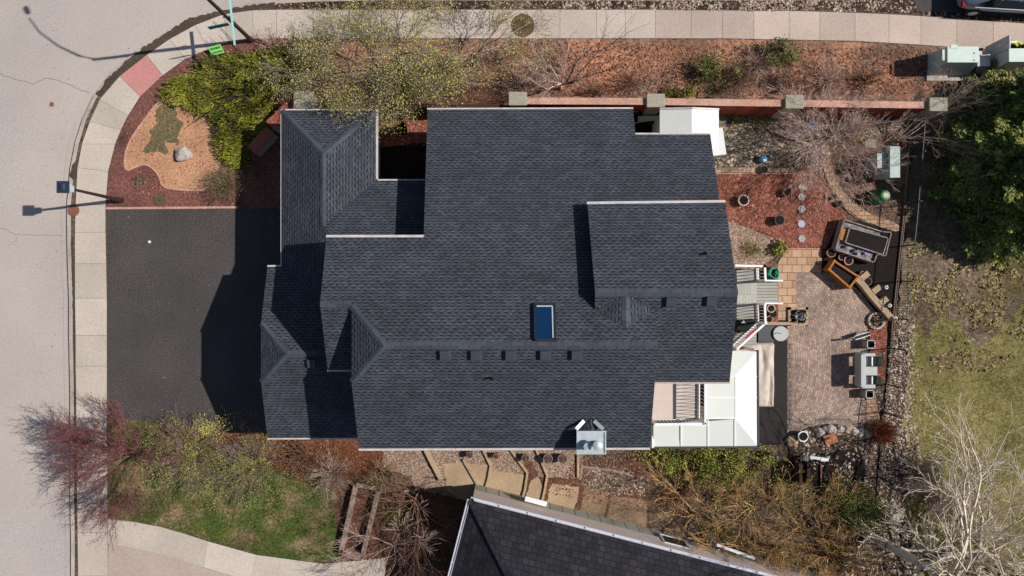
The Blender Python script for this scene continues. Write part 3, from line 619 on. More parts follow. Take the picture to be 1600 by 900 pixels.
sheet('tan_terrace', [(1354, 612), (1367, 612), (1372, 640), (1378, 676), (1354, 674)], M['tanpaver'], 38)
sheet('rubber_mat', [(1140, 500), (1230, 500), (1230, 694), (1140, 700)], M['rubber'], 39)
sheet('planting_soil', [(1286, 414), (1292, 385), (1310, 346), (1345, 345), (1407, 364), (1400, 450), (1392, 492), (1375, 496), (1340, 450), (1305, 427)], M['darksoil'], 40, rg=.6)
sheet('hose_bed', [(1195, 412), (1216, 412), (1216, 504), (1190, 504)], M['redmulch'], 41)
sheet('rock_garden', [(1232, 694), (1258, 672), (1290, 664), (1345, 674), (1372, 690), (1366, 800), (1340, 800), (1236, 780)], M['gravel_white'], 42, rg=1)
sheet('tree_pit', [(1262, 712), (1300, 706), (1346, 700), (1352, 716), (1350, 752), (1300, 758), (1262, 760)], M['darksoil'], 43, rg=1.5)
sheet('fence_gravel', [(1392, 486), (1406, 470), (1428, 470), (1424, 560), (1420, 640), (1418, 700), (1440, 720), (1420, 800), (1440, 880), (1400, 960), (1290, 960), (1345, 860), (1368, 800), (1374, 700), (1384, 620), (1388, 560)], M['gravel_white'], 44, rg=2.5)
sheet('back_lawn', [(1424, 430), (1500, 420), (1760, 420), (1760, 1000), (1410, 1000), (1430, 860), (1412, 800), (1425, 720), (1412, 660), (1420, 560)], M['drylawn'], 45, rg=2.5)
sheet('thatch', [(1412, 345), (1435, 170), (1760, 150), (1760, 476), (1700, 470), (1640, 500), (1600, 480), (1560, 520), (1528, 548), (1500, 506), (1470, 486), (1450, 530), (1432, 500), (1416, 524), (1408, 480)], M['brownlawn'], 46, rg=5)
sheet('side_court', [(586, 166), (672, 166), (672, 290), (586, 290)], M['redmulch'], 47)
sheet('court_shade', [(586, 231), (672, 222), (672, 292), (586, 292)], M['darksoil'], 49)  # dark sheet that paints the deep shade at the inner end of the court
sheet('shade_bed', [(470, 125), (560, 118), (640, 132), (720, 128), (800, 150), (800, 170), (586, 170), (470, 172)], M['brownmulch'], 2, rg=3)
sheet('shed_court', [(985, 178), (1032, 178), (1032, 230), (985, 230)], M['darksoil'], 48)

# ------------------------------------------------------------------ scattered stones, blades and litter that nobody could count
def inpoly(pts, n):
    pts = np.array([list(P(*p))[:2] for p in pts]); mn, mx = pts.min(0), pts.max(0); out = []
    while len(out) < n:
        q = rng.uniform(mn, mx, (n*2, 2)); x, y = q[:, 0], q[:, 1]; ins = np.zeros(len(q), bool); j = len(pts)-1
        for i in range(len(pts)):
            c = ((pts[i, 1] > y) != (pts[j, 1] > y)) & (x < (pts[j, 0]-pts[i, 0])*(y-pts[i, 1])/(pts[j, 1]-pts[i, 1]+1e-9)+pts[i, 0]); ins ^= c; j = i
        out += list(q[ins])
    return np.array(out[:n])
def clump(q, thr, sc=1.3):
    from mathutils import noise
    v = np.array([noise.noise(Vector((a*sc, b*sc, 3.3)))+.5*noise.noise(Vector((a*sc*3, b*sc*3, 8))) for a, b in q]); return q[v > thr]
def pebbles(name, pts, n, s, mat, label, thr=None, z=.16):
    q = inpoly(pts, n)
    if thr is not None: q = clump(q, thr)
    n = len(q); s = s*rng.lognormal(0, .35, n)[:, None]
    base = np.array([[1, 0, 0], [0, 1, 0], [-1, 0, 0], [0, -1, 0], [0, 0, .7], [0, 0, -.4]])
    ang = rng.uniform(0, 6.28, n); ca, sa = np.cos(ang), np.sin(ang); V = []
    for b in base:
        x = b[0]*(ca)-b[1]*sa*.7; y = b[0]*sa+b[1]*ca*.7
        jit = rng.normal(0, .16, (n, 3)); V.append(np.stack([q[:, 0], q[:, 1], np.full(n, z)], 1)+(np.stack([x, y, np.full(n, b[2])], 1)+jit)*s)
    V = np.stack(V, 1).reshape(-1, 3); k = (np.arange(n)*6)[:, None]
    T = [[0, 1, 4], [1, 2, 4], [2, 3, 4], [3, 0, 4]]; Fc = np.concatenate([k+np.array([t]) for t in T], 0)
    return setp(bulk(name, V, Fc, mat, None, np.tile(rng.uniform(0, 1, n), 4)), label, kind='stuff')
def blades(name, pts, n, L, mat, label, thr=None, z=.2, Wd=.018):
    q = inpoly(pts, n)
    if thr is not None: q = clump(q, thr)
    C = np.stack([q[:, 0], q[:, 1], np.full(len(q), z)+rng.uniform(0, L*.4, len(q))], 1)
    d = np.tile(np.array([[0, 0, .8]]), (len(q), 1))
    return setp(leaves(name, C, L, Wd, mat, None, d, .8), label, kind='stuff')
FG = [(1392, 486), (1428, 470), (1424, 640), (1440, 720), (1420, 800), (1440, 880), (1400, 930), (1300, 930), (1345, 860), (1368, 800), (1374, 700), (1388, 560)]
pebbles('river_stones', FG, 3600, .048, M['pebble'], 'pale river stones along the black fence', z=.078)
pebbles('river_stones', [(1418, 560), (1470, 600), (1490, 680), (1500, 760), (1560, 900), (1420, 920), (1415, 700)], 1100, .042, M['pebble'], 'pale stones strayed into the lawn', thr=.05, z=.078)
pebbles('garden_pebbles', [(1095, 195), (1300, 195), (1290, 262), (1100, 262)], 2600, .045, M['pebble'], 'tan pebbles in the back gravel bed', thr=-.05, z=.045)
pebbles('garden_pebbles', [(1256, 675), (1350, 672), (1368, 700), (1366, 790), (1250, 720)], 900, .055, M['pebble'], 'pale stones round the rock garden', thr=-.1, z=.068)
pebbles('drive_leaves', [(170, 330), (430, 326), (430, 340), (180, 345)], 30, .022, M['leaf_tan'], 'dead leaves blown along the driveway edge', z=.016)
pebbles('drive_leaves', [(170, 560), (330, 600), (350, 672), (170, 655)], 50, .022, M['leaf_tan'], 'dead leaves at the lower end of the driveway', z=.016)
pebbles('street_litter', [(20, 20), (300, 20), (150, 140), (105, 300), (105, 880), (60, 880)], 260, .018, M['leaf_brown'], 'scattered specks on the street', z=ZS+.004)
pebbles('verge_stones', [(880, 1), (1430, 0), (1430, 20), (880, 13)], 1600, .05, M['pebble'], 'loose stones on the street verge', thr=-.05, z=.015)
pebbles('leaf_litter', [(800, 64), (1560, 80), (1440, 148), (800, 150)], 7000, .035, M['leaf_brown'], 'dead leaves on the orange bed', z=.015)
pebbles('bark_chips', [(1125, 272), (1236, 272), (1290, 290), (1326, 345), (1300, 386), (1232, 388), (1140, 345)], 4200, .026, M['chips'], 'loose bark chips on the red mulch bed', z=.045)
pebbles('bark_chips', [(203, 190), (255, 125), (350, 72), (430, 66), (440, 320), (170, 322)], 3800, .026, M['chips'], 'loose bark chips on the maroon bed', thr=-.1, z=.012)
pebbles('bark_chips', [(588, 172), (668, 172), (668, 228), (588, 228)], 700, .028, M['chips'], 'loose bark chips in the court between the roofs', z=.078)
pebbles('bark_chips', [(415, 684), (600, 684), (600, 735), (430, 732)], 2600, .030, M['leaf_brown'], 'bark chips under the lower eave', thr=-.2, z=.015)
pebbles('leaf_litter', [(910, 712), (1030, 705), (1020, 800), (850, 770)], 1600, .032, M['leaf_brown'], 'dead leaves between the houses', z=.03)
pebbles('garden_pebbles', [(1280, 225), (1420, 210), (1408, 345), (1345, 330), (1300, 280)], 900, .045, M['leaf_brown'], 'dry leaves under the pink shrub', z=.045)
blades('lawn_grass', [(169, 690), (330, 705), (545, 760), (540, 872), (400, 862), (290, 830), (169, 806)], 16000, .07, M['leaf_grass'], 'green grass of the front lawn', thr=-.08, z=.04)
blades('lawn_grass', [(169, 690), (330, 705), (545, 760), (540, 872), (400, 862), (290, 830), (169, 806)], 6000, .07, M['leaf_drygrass'], 'dry grass in the front lawn', thr=-.2, z=.04)
blades('lawn_grass', [(1420, 440), (1660, 430), (1660, 940), (1420, 940)], 22000, .08, M['leaf_drygrass'], 'dry grass of the back lawn', z=.075)
blades('lawn_grass', [(1420, 480), (1660, 480), (1660, 940), (1420, 940)], 22000, .07, M['leaf_grass'], 'green grass of the back lawn', thr=.03, z=.075)
q_ = inpoly([(1418, 425), (1650, 430), (1650, 580), (1418, 580)], 2600); fl_ = lambda q, z: np.stack([q[:, 0], q[:, 1], np.full(len(q), z)+rng.uniform(0, .02, len(q))], 1)
w_ = clump(q_, .05, .9); up_ = np.tile(np.array([[1., .2, .05]]), (len(w_), 1)); setp(leaves('dry_thatch', fl_(w_, .078), .22, .12, M['leaf_thatch'], None, up_, .5, upb=1.0), 'brown thatch flecks where the lawn begins', kind='stuff')
q_ = inpoly([(1418, 380), (1650, 380), (1650, 520), (1418, 520)], 4200); w_ = clump(q_, .12, .9); up_ = np.tile(np.array([[1., .2, .05]]), (len(w_), 1)); setp(leaves('lawn_grass', fl_(w_, .079), .20, .10, M['leaf_fleck'], None, up_, .5, upb=1.0), 'dry grass flecks in the thatch', kind='stuff')
blades('dry_thatch', [(1415, 330), (1440, 180), (1660, 170), (1660, 520), (1414, 530)], 16000, .09, M['leaf_tan'], 'dry thatch beyond the fence', z=.075)
blades('lawn_grass', [(1420, 440), (1660, 440), (1660, 560), (1420, 560)], 5000, .08, M['leaf_drygrass'], 'dry grass where lawn and thatch meet', thr=.0, z=.085)

# ------------------------------------------------------------------ the house
house = thing('house', 'large house with a dark slate coloured shingle roof in the middle of the picture', 'house', (0, 0, 0))
MN = (6.272, 0, -.42); MS = (8.028, 0, .42); MW = (9.268, .4545, 0)
EN = (6.827, 0, -.43); ES = (6.973, 0, .43)
LS = (6.776, 0, .42)
GN = (3.482, 0, -.45); GS = (5.858, 0, .45); GW = (8.78, .4545, 0)
NW = (7.11, .42, 0); NE = (.568, -.42, 0); NN = (6.17, 0, -.42); EY = (4.918, 0, -.42)
def proof(name, pts, t=.16, mat='shingle'):
    m = MB().slab(pts, t); return m
T_ = .15
roofs = []
ridgeM_w = XY(-4.66, -2.09, MN); ridgeM_e = XY(5.31, -2.09, MN)
xw = -5.985
# main roof, long slope facing up the picture (with the left wing's slope in the same plane)
zc = MW[0]+MW[1]*xw; yN = (6.272-zc)/.42; yS = (zc-8.028)/.42
cN = Vector((xw, yN, zc)); cS = Vector((xw, yS, zc))
ridgeM_w = Vector(((7.15-9.268)/.4545, -2.09, 7.15))
yl = -.60; zl = MN[0]-.42*yl
lr_w = PP(500, 475, MN); lr_w = XY(lr_w.x, yl, MN); lr_e = XY(xw, yl, MN)
nN = [PP(668, 171, MN), PP(989, 170, MN), PP(993, 210, MN), PP(1110, 210, MN), PP(1125.5, 322, MN)]
vE = XY(5.31, -.83, MN)
left_n = [PP(662, 371, MN), PP(510, 371, MN)]
roofN = [nN[0], nN[1], nN[2], nN[3], nN[4], XY(8.1, 0.2, MN), XY(5.31, .2, MN), vE, ridgeM_e, ridgeM_w, cN, lr_e, lr_w, left_n[1], left_n[0]]
sE = PP(1015, 699.5, MS); sW = PP(561, 701, MS)
roofS = [ridgeM_w, ridgeM_e, sE, sW, cS]
roofHipM = [cN, ridgeM_w, cS]
eN = [PP(918, 319, EN), PP(1133, 316.5, EN)]; yr = (6.827-6.973)/.86
er_w = PP(930, 457, EN); er_w = XY(er_w.x, yr, EN); er_e = XY(PP(1153, 457, EN).x, yr, EN)
roofEN = [eN[0], eN[1], er_e, er_w]
eSe = PP(1140, 597, ES); eSw = XY(5.31, eSe.y, ES)
yv = (6.272-6.973)/.85
vW = XY(er_w.x+.02, yv, MN); 
roofES = [er_w, er_e, eSe, eSw, XY(5.31, yv, ES), vW]
cr_t = Vector((P(978, 0, 6.87).x, yr-.02, 6.885)); cr_b = XY(cr_t.x, (6.272-6.885)/.42, MN)+Vector((0, 0, .01))
ckL = [vW+Vector((0, 0, .012)), cr_b, cr_t]; ckR = [cr_t, cr_b, XY(5.25, yv, MN)+Vector((0, 0, .012))]
roofLS = [lr_w, lr_e, XY(xw, PP(552, 578, LS).y, LS), PP(512, 578, LS)]
# garage and entry
gxe = -5.9
gr_w = Vector(((4.67-8.78)/.4545, -2.64, 4.67)); gr_e = XY(gxe, -2.64, GN)
gx = -10.25; gz = GW[0]+GW[1]*gx; gcN = Vector((gx, (3.482-gz)/.45, gz)); gcS = Vector((gx, (gz-5.858)/.45, gz))
g1 = PP(418, 417, GN); g2 = PP(440, 416.5, GN)
xr = -7.79; zr = NW[0]+.42*xr; vy = (3.482-zr)/.45
xr2 = -7.2; zr2 = NW[0]+.42*xr2
roofGN = [g1, g2, XY(xr2, (3.482-zr2)/.45, GN), XY(gxe, (3.482-zr2)/.45, GN), gr_e, gr_w, gcN]
roofGS = [gr_w, gr_e, PP(565, 684, GS), PP(418, 684.5, GS), gcS]
roofGW = [gcN, gr_w, gcS]
nwN = XY(-9.785, 7.55, NW); hipt = Vector((xr, (6.17-zr)/.42, zr))
eyt = Vector((xr, (4.918-zr)/.42, zr)); ey2 = Vector((xr2, (4.918-zr2)/.42, zr2))
roofNW = [nwN, hipt, eyt, ey2, XY(xr2, (3.482-zr2)/.45, GN), g2]
neN = Vector((-5.79, 7.55, 3.0)); neS = Vector((-5.79, 4.566, 3.0))
roofNN = [nwN, neN, hipt]
roofNE = [neN, neS, eyt, hipt]
roofEY = [neS, Vector((-3.5, 4.566, 3.0)), XY(-3.5, 1.9, EY), ey2, eyt]
def roofpart(lst, name='roof', t=T_):
    m = MB()
    for i, r in enumerate(lst): m.slab(r, t)
    return m.build(name, M['shingle'], house, planes=True)
r1 = roofpart([roofN, roofS, roofHipM]); r2 = roofpart([roofEN, roofES, ckL, ckR]); r3 = roofpart([roofLS]); r4 = roofpart([roofGN, roofGS, roofGW]); r5 = roofpart([roofNW, roofNN, roofNE, roofEY])
# ridge and hip caps
def caps(lst, par, wd=.30):
    m = MB(); us = []
    for a, b in lst:
        a = Vector(a); b = Vector(b); n = max(1, int((b-a).length/.24)); x = Vector((0, 0, 1)).cross((b-a)).normalized()
        for i in range(n):
            p = a+(b-a)*(i/n); q = a+(b-a)*((i+1)/n); h = .018+.006*(i % 2); k = random.uniform(-.01, .01)
            z = Vector((0, 0, h)); dn = Vector((0, 0, -.05)); c = (wd/2+k)
            m.add([p+z, q+z, p+x*c+z+dn, q+x*c+z+dn, p-x*c+z+dn, q-x*c+z+dn, p-z, q-z], [(0, 1, 3, 2), (1, 0, 4, 5), (2, 3, 7, 6), (5, 4, 6, 7), (0, 2, 6, 4), (1, 5, 7, 3)])
    return m.build('ridge_cap', M['cap'], par, planes=True)
caps([(ridgeM_w, ridgeM_e), (cN, ridgeM_w), (cS, ridgeM_w)], r1, .27); caps([(er_w, er_e), (cr_t, cr_b)], r2, .30); caps([(lr_w, lr_e)], r3, .27)
caps([(gr_w, gr_e), (gcN, gr_w), (gcS, gr_w)], r4, .25); caps([(hipt, eyt), (nwN, hipt), (neN, hipt)], r5, .25)
# gutters and fascia
def gutter(pts, wd=.10, side=1, par=house, mat='gutter', drop=.03, h=.12):
    m = MB()
    for a, b in zip(pts[:-1], pts[1:]):
        a = Vector(a); b = Vector(b); d = (b-a).normalized(); nrm = Vector((d.y, -d.x, 0)).normalized()*side
        o = nrm*(wd/2+.004)+Vector((0, 0, -drop-h/2)); m.bar(a+o-d*.02, b+o+d*.02, wd*.96, h)
        # downspout brackets catching light
        L_ = (b-a).length; k = int(L_/1.4)
        for i in range(1, k+1): q = a+(b-a)*(i/(k+1)); m.box(q+nrm*(wd/2)+Vector((0, 0, -drop+.008)), (.03, .03, .012))
    return m.build('gutter', M[mat], par)
gutter([nN[0], nN[1]], side=-1, wd=.07); gutter([nN[2], nN[3]], side=-1, wd=.07); gutter([left_n[1], left_n[0]], side=-1, wd=.10)
gutter([eN[0], eN[1]], side=-1, wd=.10); gutter([sW, sE], side=1, wd=.085); gutter([eSw, eSe], side=1, wd=.07, mat='stucco')
gutter([PP(418, 684.5, GS), PP(565, 684, GS)], side=1, wd=.065); gutter([nwN, g2], side=1, wd=.05); gutter([g1, g2], side=-1, wd=.07)
gutter([nwN, neN], side=-1, wd=.06); gutter([neN, neS], side=-1, wd=.075); gutter([neS, Vector((-3.5, 4.566, 3))], side=-1, wd=.06)
gutter([roofLS[3], roofLS[2]], side=1, wd=.07)
# walls: prisms under each roof, with the gable ends following the slope
def gablewall(x0, x1, sec, mat='stucco', m=None):
    m = m or MB(); n = len(sec)
    m.add([(x0, y, z) for y, z in sec]+[(x1, y, z) for y, z in sec], [tuple(range(n))[::-1], tuple(range(n, 2*n))]+[(i, (i+1) % n, n+(i+1) % n, n+i) for i in range(n)])
    return m
dz = -.19
m = MB()
gablewall(-3.15, 4.95, [(-5.8, 0), (-5.8, 5.4+dz), (-2.09, 7.15+dz), (7.1, 3.1+dz), (7.1, 0)], m=m)
gablewall(-5.55, -3.15, [(-5.8, 0), (-5.8, 5.4+dz), (-2.6, 6.75+dz), (1.75, 5.2+dz), (1.75, 0)], m=m)
gablewall(4.9, 7.85, [(-3.05, 0), (-3.05, 5.3+dz), (-.7, 6.4+dz), (6.0, 3.6+dz), (6.0, 0)], m=m)
gablewall(3.35, 7.9, [(-3.1, 0), (-3.1, 5.45+dz), (yr, 6.9+dz), (2.9, 5.45+dz), (2.9, 0)], m=m)
gablewall(5.05, 5.29, [(-3.3, 4), (-3.3, 6.55+dz), (-2.09, 7.15+dz), (-.9, 6.55+dz), (-.9, 4)], m=m)
gablewall(-6.95, -5.5, [(-2.9, 0), (-2.9, 5.5+dz), (-.6, 6.5+dz), (1.75, 5.5+dz), (1.75, 0)], m=m)
gablewall(-9.7, -5.5, [(-6.0, 0), (-6.0, 3.1+dz), (-2.64, 4.5+dz), (.7, 3.1+dz), (.7, 0)], m=m)
m.prism([(-9.4, .6), (-6.15, .6), (-6.15, 7.2), (-9.4, 7.2)], 0, 2.85)
m.prism([(-6.2, 1.7), (-3.1, 1.7), (-3.1, 4.2), (-6.2, 4.2)], 0, 2.85)
m.build('wall', M['stucco'], house)
def opening(kind, c, nrm, wd, ht, mat='glass'):
    """window or door set in a wall; c centre, nrm outward normal"""
    n = Vector(nrm); t = Vector((-n.y, n.x, 0)); c = Vector(c)
    fr = MB()
    for s in (-1, 1):
        fr.bar(c+t*s*wd/2+n*.03-Vector((0, 0, ht/2)), c+t*s*wd/2+n*.03+Vector((0, 0, ht/2)), .07, .07, up=(n.x, n.y, 0)); fr.bar(c-t*wd/2+n*.03+Vector((0, 0, s*ht/2)), c+t*wd/2+n*.03+Vector((0, 0, s*ht/2)), .07, .07)
    f = fr.build('frame' if kind != 'window' else 'window', M['white'], house)
    MB().bar(c-t*wd/2+n*.012, c+t*wd/2+n*.012, .02, ht-.06).build('pane' if kind == 'window' else 'panel', M[mat], f)
    return f
for y in (-4.6, -1.2): opening('garage_door', (-9.7, y, 1.15), (-1, 0, 0), 2.6, 2.2, 'garage')
opening('garage_door', (-9.4, 3.2, 1.15), (-1, 0, 0), 2.5, 2.2, 'garage')
for x, z in ((-3.5, 1.5), (1.0, 1.5), (-3.5, 4.1), (1.5, 4.1)): opening('window', (x, -5.8, z), (0, -1, 0), 1.4, 1.2)
for x in (-1, 2.4): opening('window', (x, 7.1, 1.6), (0, 1, 0), 1.6, 1.2)
for y, z in ((-1.5, 4.2), (1.5, 4.2), (1.5, 1.5), (-1.6, 1.5)): opening('window', (7.9, y, z), (1, 0, 0), 1.3, 1.2)
opening('window', (-6.95, -.6, 5.2), (-1, 0, 0), 1.2, .8)
# skylight
ang = math.atan(.42)
c = PP(851, 502.5, MN); sk = MB(); hx, hy = .36, .64
def onroof(cx, cy, pl, hh): return XY(cx, cy, pl)+Vector((0, 0, hh))
for (x0, y0, x1, y1) in ((-hx, -hy, hx, -hy), (hx, -hy, hx, hy), (hx, hy, -hx, hy), (-hx, hy, -hx, -hy)):
    sk.bar(onroof(c.x+x0, c.y+y0, MN, .06), onroof(c.x+x1, c.y+y1, MN, .06), .09, .16)
fr = sk.build('skylight', M['skyframe'], r1)
tr = MB()
for (x0, y0, x1, y1) in ((-hx+.07, hy-.07, hx-.07, hy-.07), (hx-.07, -hy+.07, hx-.07, hy-.07)):
    tr.bar(onroof(c.x+x0, c.y+y0, MN, .12), onroof(c.x+x1, c.y+y1, MN, .12), .05, .04)
tr.build('skylight_trim', M['galv'], r1)
MB().slab([onroof(c.x+a, c.y+b, MN, .10) for a, b in ((-hx, -hy), (hx, -hy), (hx, hy), (-hx, hy))], .02).build('skylight_glass', M['skyglass'], r1)
# roof vents
def vent(px, py, pl, par):
    q = PP(px, py, pl); d = .19; m = MB()
    b = [onroof(q.x+a*d*1.3, q.y+e*d*1.3, pl, .012) for a, e in ((-1, -1), (1, -1), (1, 1), (-1, 1))]; m.slab(b, .02)
    t0 = [onroof(q.x+a*d, q.y+e*d, pl, .02) for a, e in ((-1, -1), (1, -1), (1, 1), (-1, 1))]
    t1 = [onroof(q.x+a*d*.86, q.y+e*d*.86, pl, .15) for a, e in ((-1, -1), (1, -1), (1, 1), (-1, 1))]
    m.add(t0+t1, [(4, 5, 6, 7), (0, 1, 5, 4), (1, 2, 6, 5), (2, 3, 7, 6), (3, 0, 4, 7)]); return m.build('roof_vent', M['ventgrey'], par)
M['ventgrey'] = plain('dark grey roof vent', S(66, 68, 78), .7, var=.12)
for px in (695, 743, 797, 851, 900): vent(px, 555, MS, r1)
vent(1047, 472, ES, r2); vent(1110, 471, ES, r2); vent(488, 568, GS, r4)
for px, py, pl, par in ((770, 590, MS, r1), (1104, 396, EN, r2)):
    q = PP(px, py, pl); MB().lathe((q.x, q.y, q.z-.05), [(.11, 0), (.11, .06), (.045, .07), (.045, .32), (.03, .32)], 14).build('vent_pipe', M['blackmetal'], par)
# chimney on the lower eave with two flues and flashing crickets
ch = MB(); ctop = 6.1
a = P(901, 673, ctop); b = P(946.5, 709, ctop)
ch.box(((a.x+b.x)/2, (a.y+b.y)/2, ctop/2-.03), (b.x-a.x-.08, a.y-b.y-.08, ctop-.06)); chim = ch.build('chimney', M['stucco'], house)
cx, cy = (a.x+b.x)/2, (a.y+b.y)/2; wx, wy = b.x-a.x, a.y-b.y
cp = MB().box((cx, cy, ctop+.0), (wx, wy, .06)); 
for s in (-1, 1): cp.box((cx+s*(wx/2-.02), cy, ctop+.045), (.05, wy+.02, .05)); cp.box((cx, cy+s*(wy/2-.02), ctop+.046), (wx+.02, .05, .05))
cp.build('chimney_cap', M['galv'], chim)
q = P(917, 696, ctop+.1); MB().lathe((q.x, q.y, ctop+.03), [(.17, 0), (.17, .12), (.11, .13), (.11, .28), (.15, .28), (.15, .31), (.02, .33)], 20).build('flue', M['ventpipe'] if 'ventpipe' in M else M['galv'], chim)
q = P(933, 696, ctop+.4); MB().lathe((q.x, q.y, ctop+.03), [(.11, 0), (.11, .42), (.18, .43), (.18, .50), (.05, .54)], 22).build('flue', M['galv'], chim)
for p0, p1 in (((899, 668), (912, 657)), ((941, 668), (928, 657))):
    A = PP(*p0, MS)+Vector((0, 0, .32)); B = PP(*p1, MS)+Vector((0, 0, .06)); MB().bar(A, B, .14, .05).build('flashing', M['galv'], chim)
k0 = PP(903, 671, MS); k1 = PP(944, 671, MS); k2 = PP(923, 655, MS)
MB().add([k0+Vector((0, 0, .02)), k1+Vector((0, 0, .02)), k2+Vector((0, 0, .02)), (k0+k1)/2+Vector((0, 0, .22))], [(0, 3, 2), (3, 1, 2), (0, 1, 3), (0, 2, 1)]).build('chimney_saddle', M['shingle'], chim, planes=True)

# ------------------------------------------------------------------ neighbour's house (rotated)
nb = thing('neighbour_house', 'neighbouring house with a near black shingle roof cut by the lower edge', 'house', P(1000, 1000, 0))
NB = lambda px, py, z: P(px, py, z)
ez = 2.85; c0 = P(735, 781, ez); c1 = P(1202, 901, ez); c2 = P(697, 900, ez)
ux = (c1-c0).normalized(); uy = (c2-c0); uy = Vector((ux.y, -ux.x, 0)); Ln = 19.0; Ww = 11.0
c1 = c0+ux*Ln; c2 = c0+uy*Ww; c3 = c1+uy*Ww
rz_ = ez+.5*Ww/2; r0 = c0+ux*Ww/2+uy*Ww/2; r0.z = rz_; r1_ = c1-ux*Ww/2+uy*Ww/2; r1_.z = rz_
rf = MB()
for pts in ([c0, c1, r1_, r0], [c2, c3, r1_, r0], [c0, c2, r0], [c1, c3, r1_]): rf.slab(pts, .16)
nroof = rf.build('roof', M['nshingle'], nb, planes=True)
def ncap(lst):
    m = MB()
    for a, b in lst:
        m.bar(a+Vector((0, 0, .02)), b+Vector((0, 0, .02)), .26, .05)
    return m.build('ridge_cap', M['nshingle'], nroof, planes=True)
ncap([(c0, r0), (r0, r1_), (c1, r1_), (c2, r0), (c3, r1_)])
gm = MB()
for a, b, s in ((c0, c1, uy*-1), (c0, c2, ux*-1)):
    o = s*.06+Vector((0, 0, -.03)); o2 = s*.125
    gm.bar(a+o, b+o, .10, .03); gm.bar(a+o2+Vector((0, 0, 0)), b+o2, .022, .10); gm.bar(a+s*.012+Vector((0, 0, .0)), b+s*.012, .02, .09)
    d = (b-a).normalized(); n = int((b-a).length/1.25)
    for i in range(1, n): gm.box(a+(b-a)*i/n+s*.06+Vector((0, 0, .035)), (.035, .11, .02), rz=math.atan2(d.y, d.x))
gm.build('gutter', M['guttern'] if 'guttern' in M else M['gutter'], nb)
MB().slab([c0+uy*.02-ux*.0+uy*-.10+Vector((0, 0, -.06)), c1+uy*-.10+Vector((0, 0, -.06)), c1+uy*.02+Vector((0, 0, -.06)), c0+uy*.02+Vector((0, 0, -.06))], .02).build('gutter_floor', M['blackmetal'], nb)
wi = .10; wn = MB(); w0 = c0+(ux+uy)*wi; w1 = c1+(-ux+uy)*wi; w2 = c2+(ux-uy)*wi; w3 = c3+(-ux-uy)*wi
wn.prism([w0, w1, w3, w2], 0, ez-.1); nwall = wn.build('wall', M['greywall'], nb)
band = MB(); band.bar(w0+uy*-.028+Vector((0, 0, -1.15)), w1+uy*-.028+Vector((0, 0, -1.15)), .05, 1.1); band.build('upper_siding', M['uppersid'] if 'uppersid' in M else M['gutter'], nb)
def nbwin(t, z, wd, ht, nm='window', mt='glass'):
    cc = w0+ux*t+uy*-.05; cc.z = z; m = MB()
    for s in (-1, 1): m.bar(cc+ux*s*wd/2+Vector((0, 0, -ht/2)), cc+ux*s*wd/2+Vector((0, 0, ht/2)), .08, .08, up=tuple(uy)); m.bar(cc-ux*wd/2+Vector((0, 0, s*ht/2)), cc+ux*wd/2+Vector((0, 0, s*ht/2)), .08, .08)
    f = m.build(nm, M['white'], nb); MB().bar(cc-ux*wd/2, cc+ux*wd/2, .03, ht-.1).build('pane', M[mt], f)
nbwin(9.3, 1.2, 1.15, 1.0)
e0 = w0+ux*2.3+uy*-.28; e0.z = 1.3
MB().bar(e0, e0+ux*1.0, .22, .06).build('awning', M['white2'], nb)
q = P(1128, 858, 1.9)
ext = thing('meter_frame', 'white tubular frame against the corner of the dark roofed neighbour house', 'frame', P(1110, 845, 0))
m = MB(); A = P(1120, 851, 1.3); B = P(1178, 872, 1.3); m.bar(A, B, .12, .08); m.bar((A.x, A.y, 0), A, .08, .08); m.bar((B.x, B.y, 0), B, .08, .08); m.build('rail', M['white'], ext)

# ------------------------------------------------------------------ brick walls
def wallthing(name, label, pts, pill, h, th, wm, cm, cap=M['capstone'], cat='wall', phs=.95):
    t = thing(name, label, cat, P(pts[0][0], pts[0][1], 0)); g = [P(x, y) for x, y in pts]
    m = MB().band(offset(g, th/2), offset(g, -th/2), -.05, h); m.build('wall_panel', wm, t)
    m = MB().band(offset(g, th/2+.03), offset(g, -th/2-.03), h+.001, h+.06); m.build('coping', cm, t)
    for x, y in pill:
        q = P(x, y); pm = MB().box((q.x, q.y, (h+.1)/2), (.62, .52, h+.1)).build('pillar', M['stucco'], t)
        MB().box((q.x, q.y, h+.16), (.80, .60, .12)).build('cap', cap, pm, bevel=.02)
    return t
bh = 1.75; kk = (H-bh-.2)/H
def dn(x, y, h=bh+.1): k = (H-h)/H; return (800+(x-800)*k, 450+(y-450)*k)
wallthing('brick_wall', 'long terracotta brick garden wall with pink coping behind the house', [dn(800, 157), dn(1010, 158), dn(1240, 161), dn(1470, 164)], [dn(809, 155), dn(1024, 158), dn(1240, 160), dn(1464, 164)], bh, .24, M['brick'], M['coping'])
wallthing('brick_wall', 'dark slatted garden wall in the shade beside the red mulch court', [dn(600, 162), dn(655, 162), dn(690, 163), dn(786, 163)], [], 1.5, .10, M['darkwood'], M['darkwood'])
lw = thing('garden_wall', 'curved red capped garden wall beside the juniper and garage corner', 'wall', P(430, 190, 0))
cpts = smooth([dn(486, 153, 1.2), dn(462, 158, 1.2), dn(440, 182, 1.2), dn(424, 198, 1.1)], 1, closed=False); g = [P(*p) for p in cpts]
MB().band(offset(g, .24), offset(g, -.24), -.05, 1.15).build('wall_panel', M['stucco'], lw); MB().band(offset(g, .30), offset(g, -.30), 1.151, 1.23).build('coping', M['redstone'], lw)
cpts = [dn(421, 203, .9), dn(408, 218, .8), dn(394, 236, .7)]; g = [P(*p) for p in cpts]
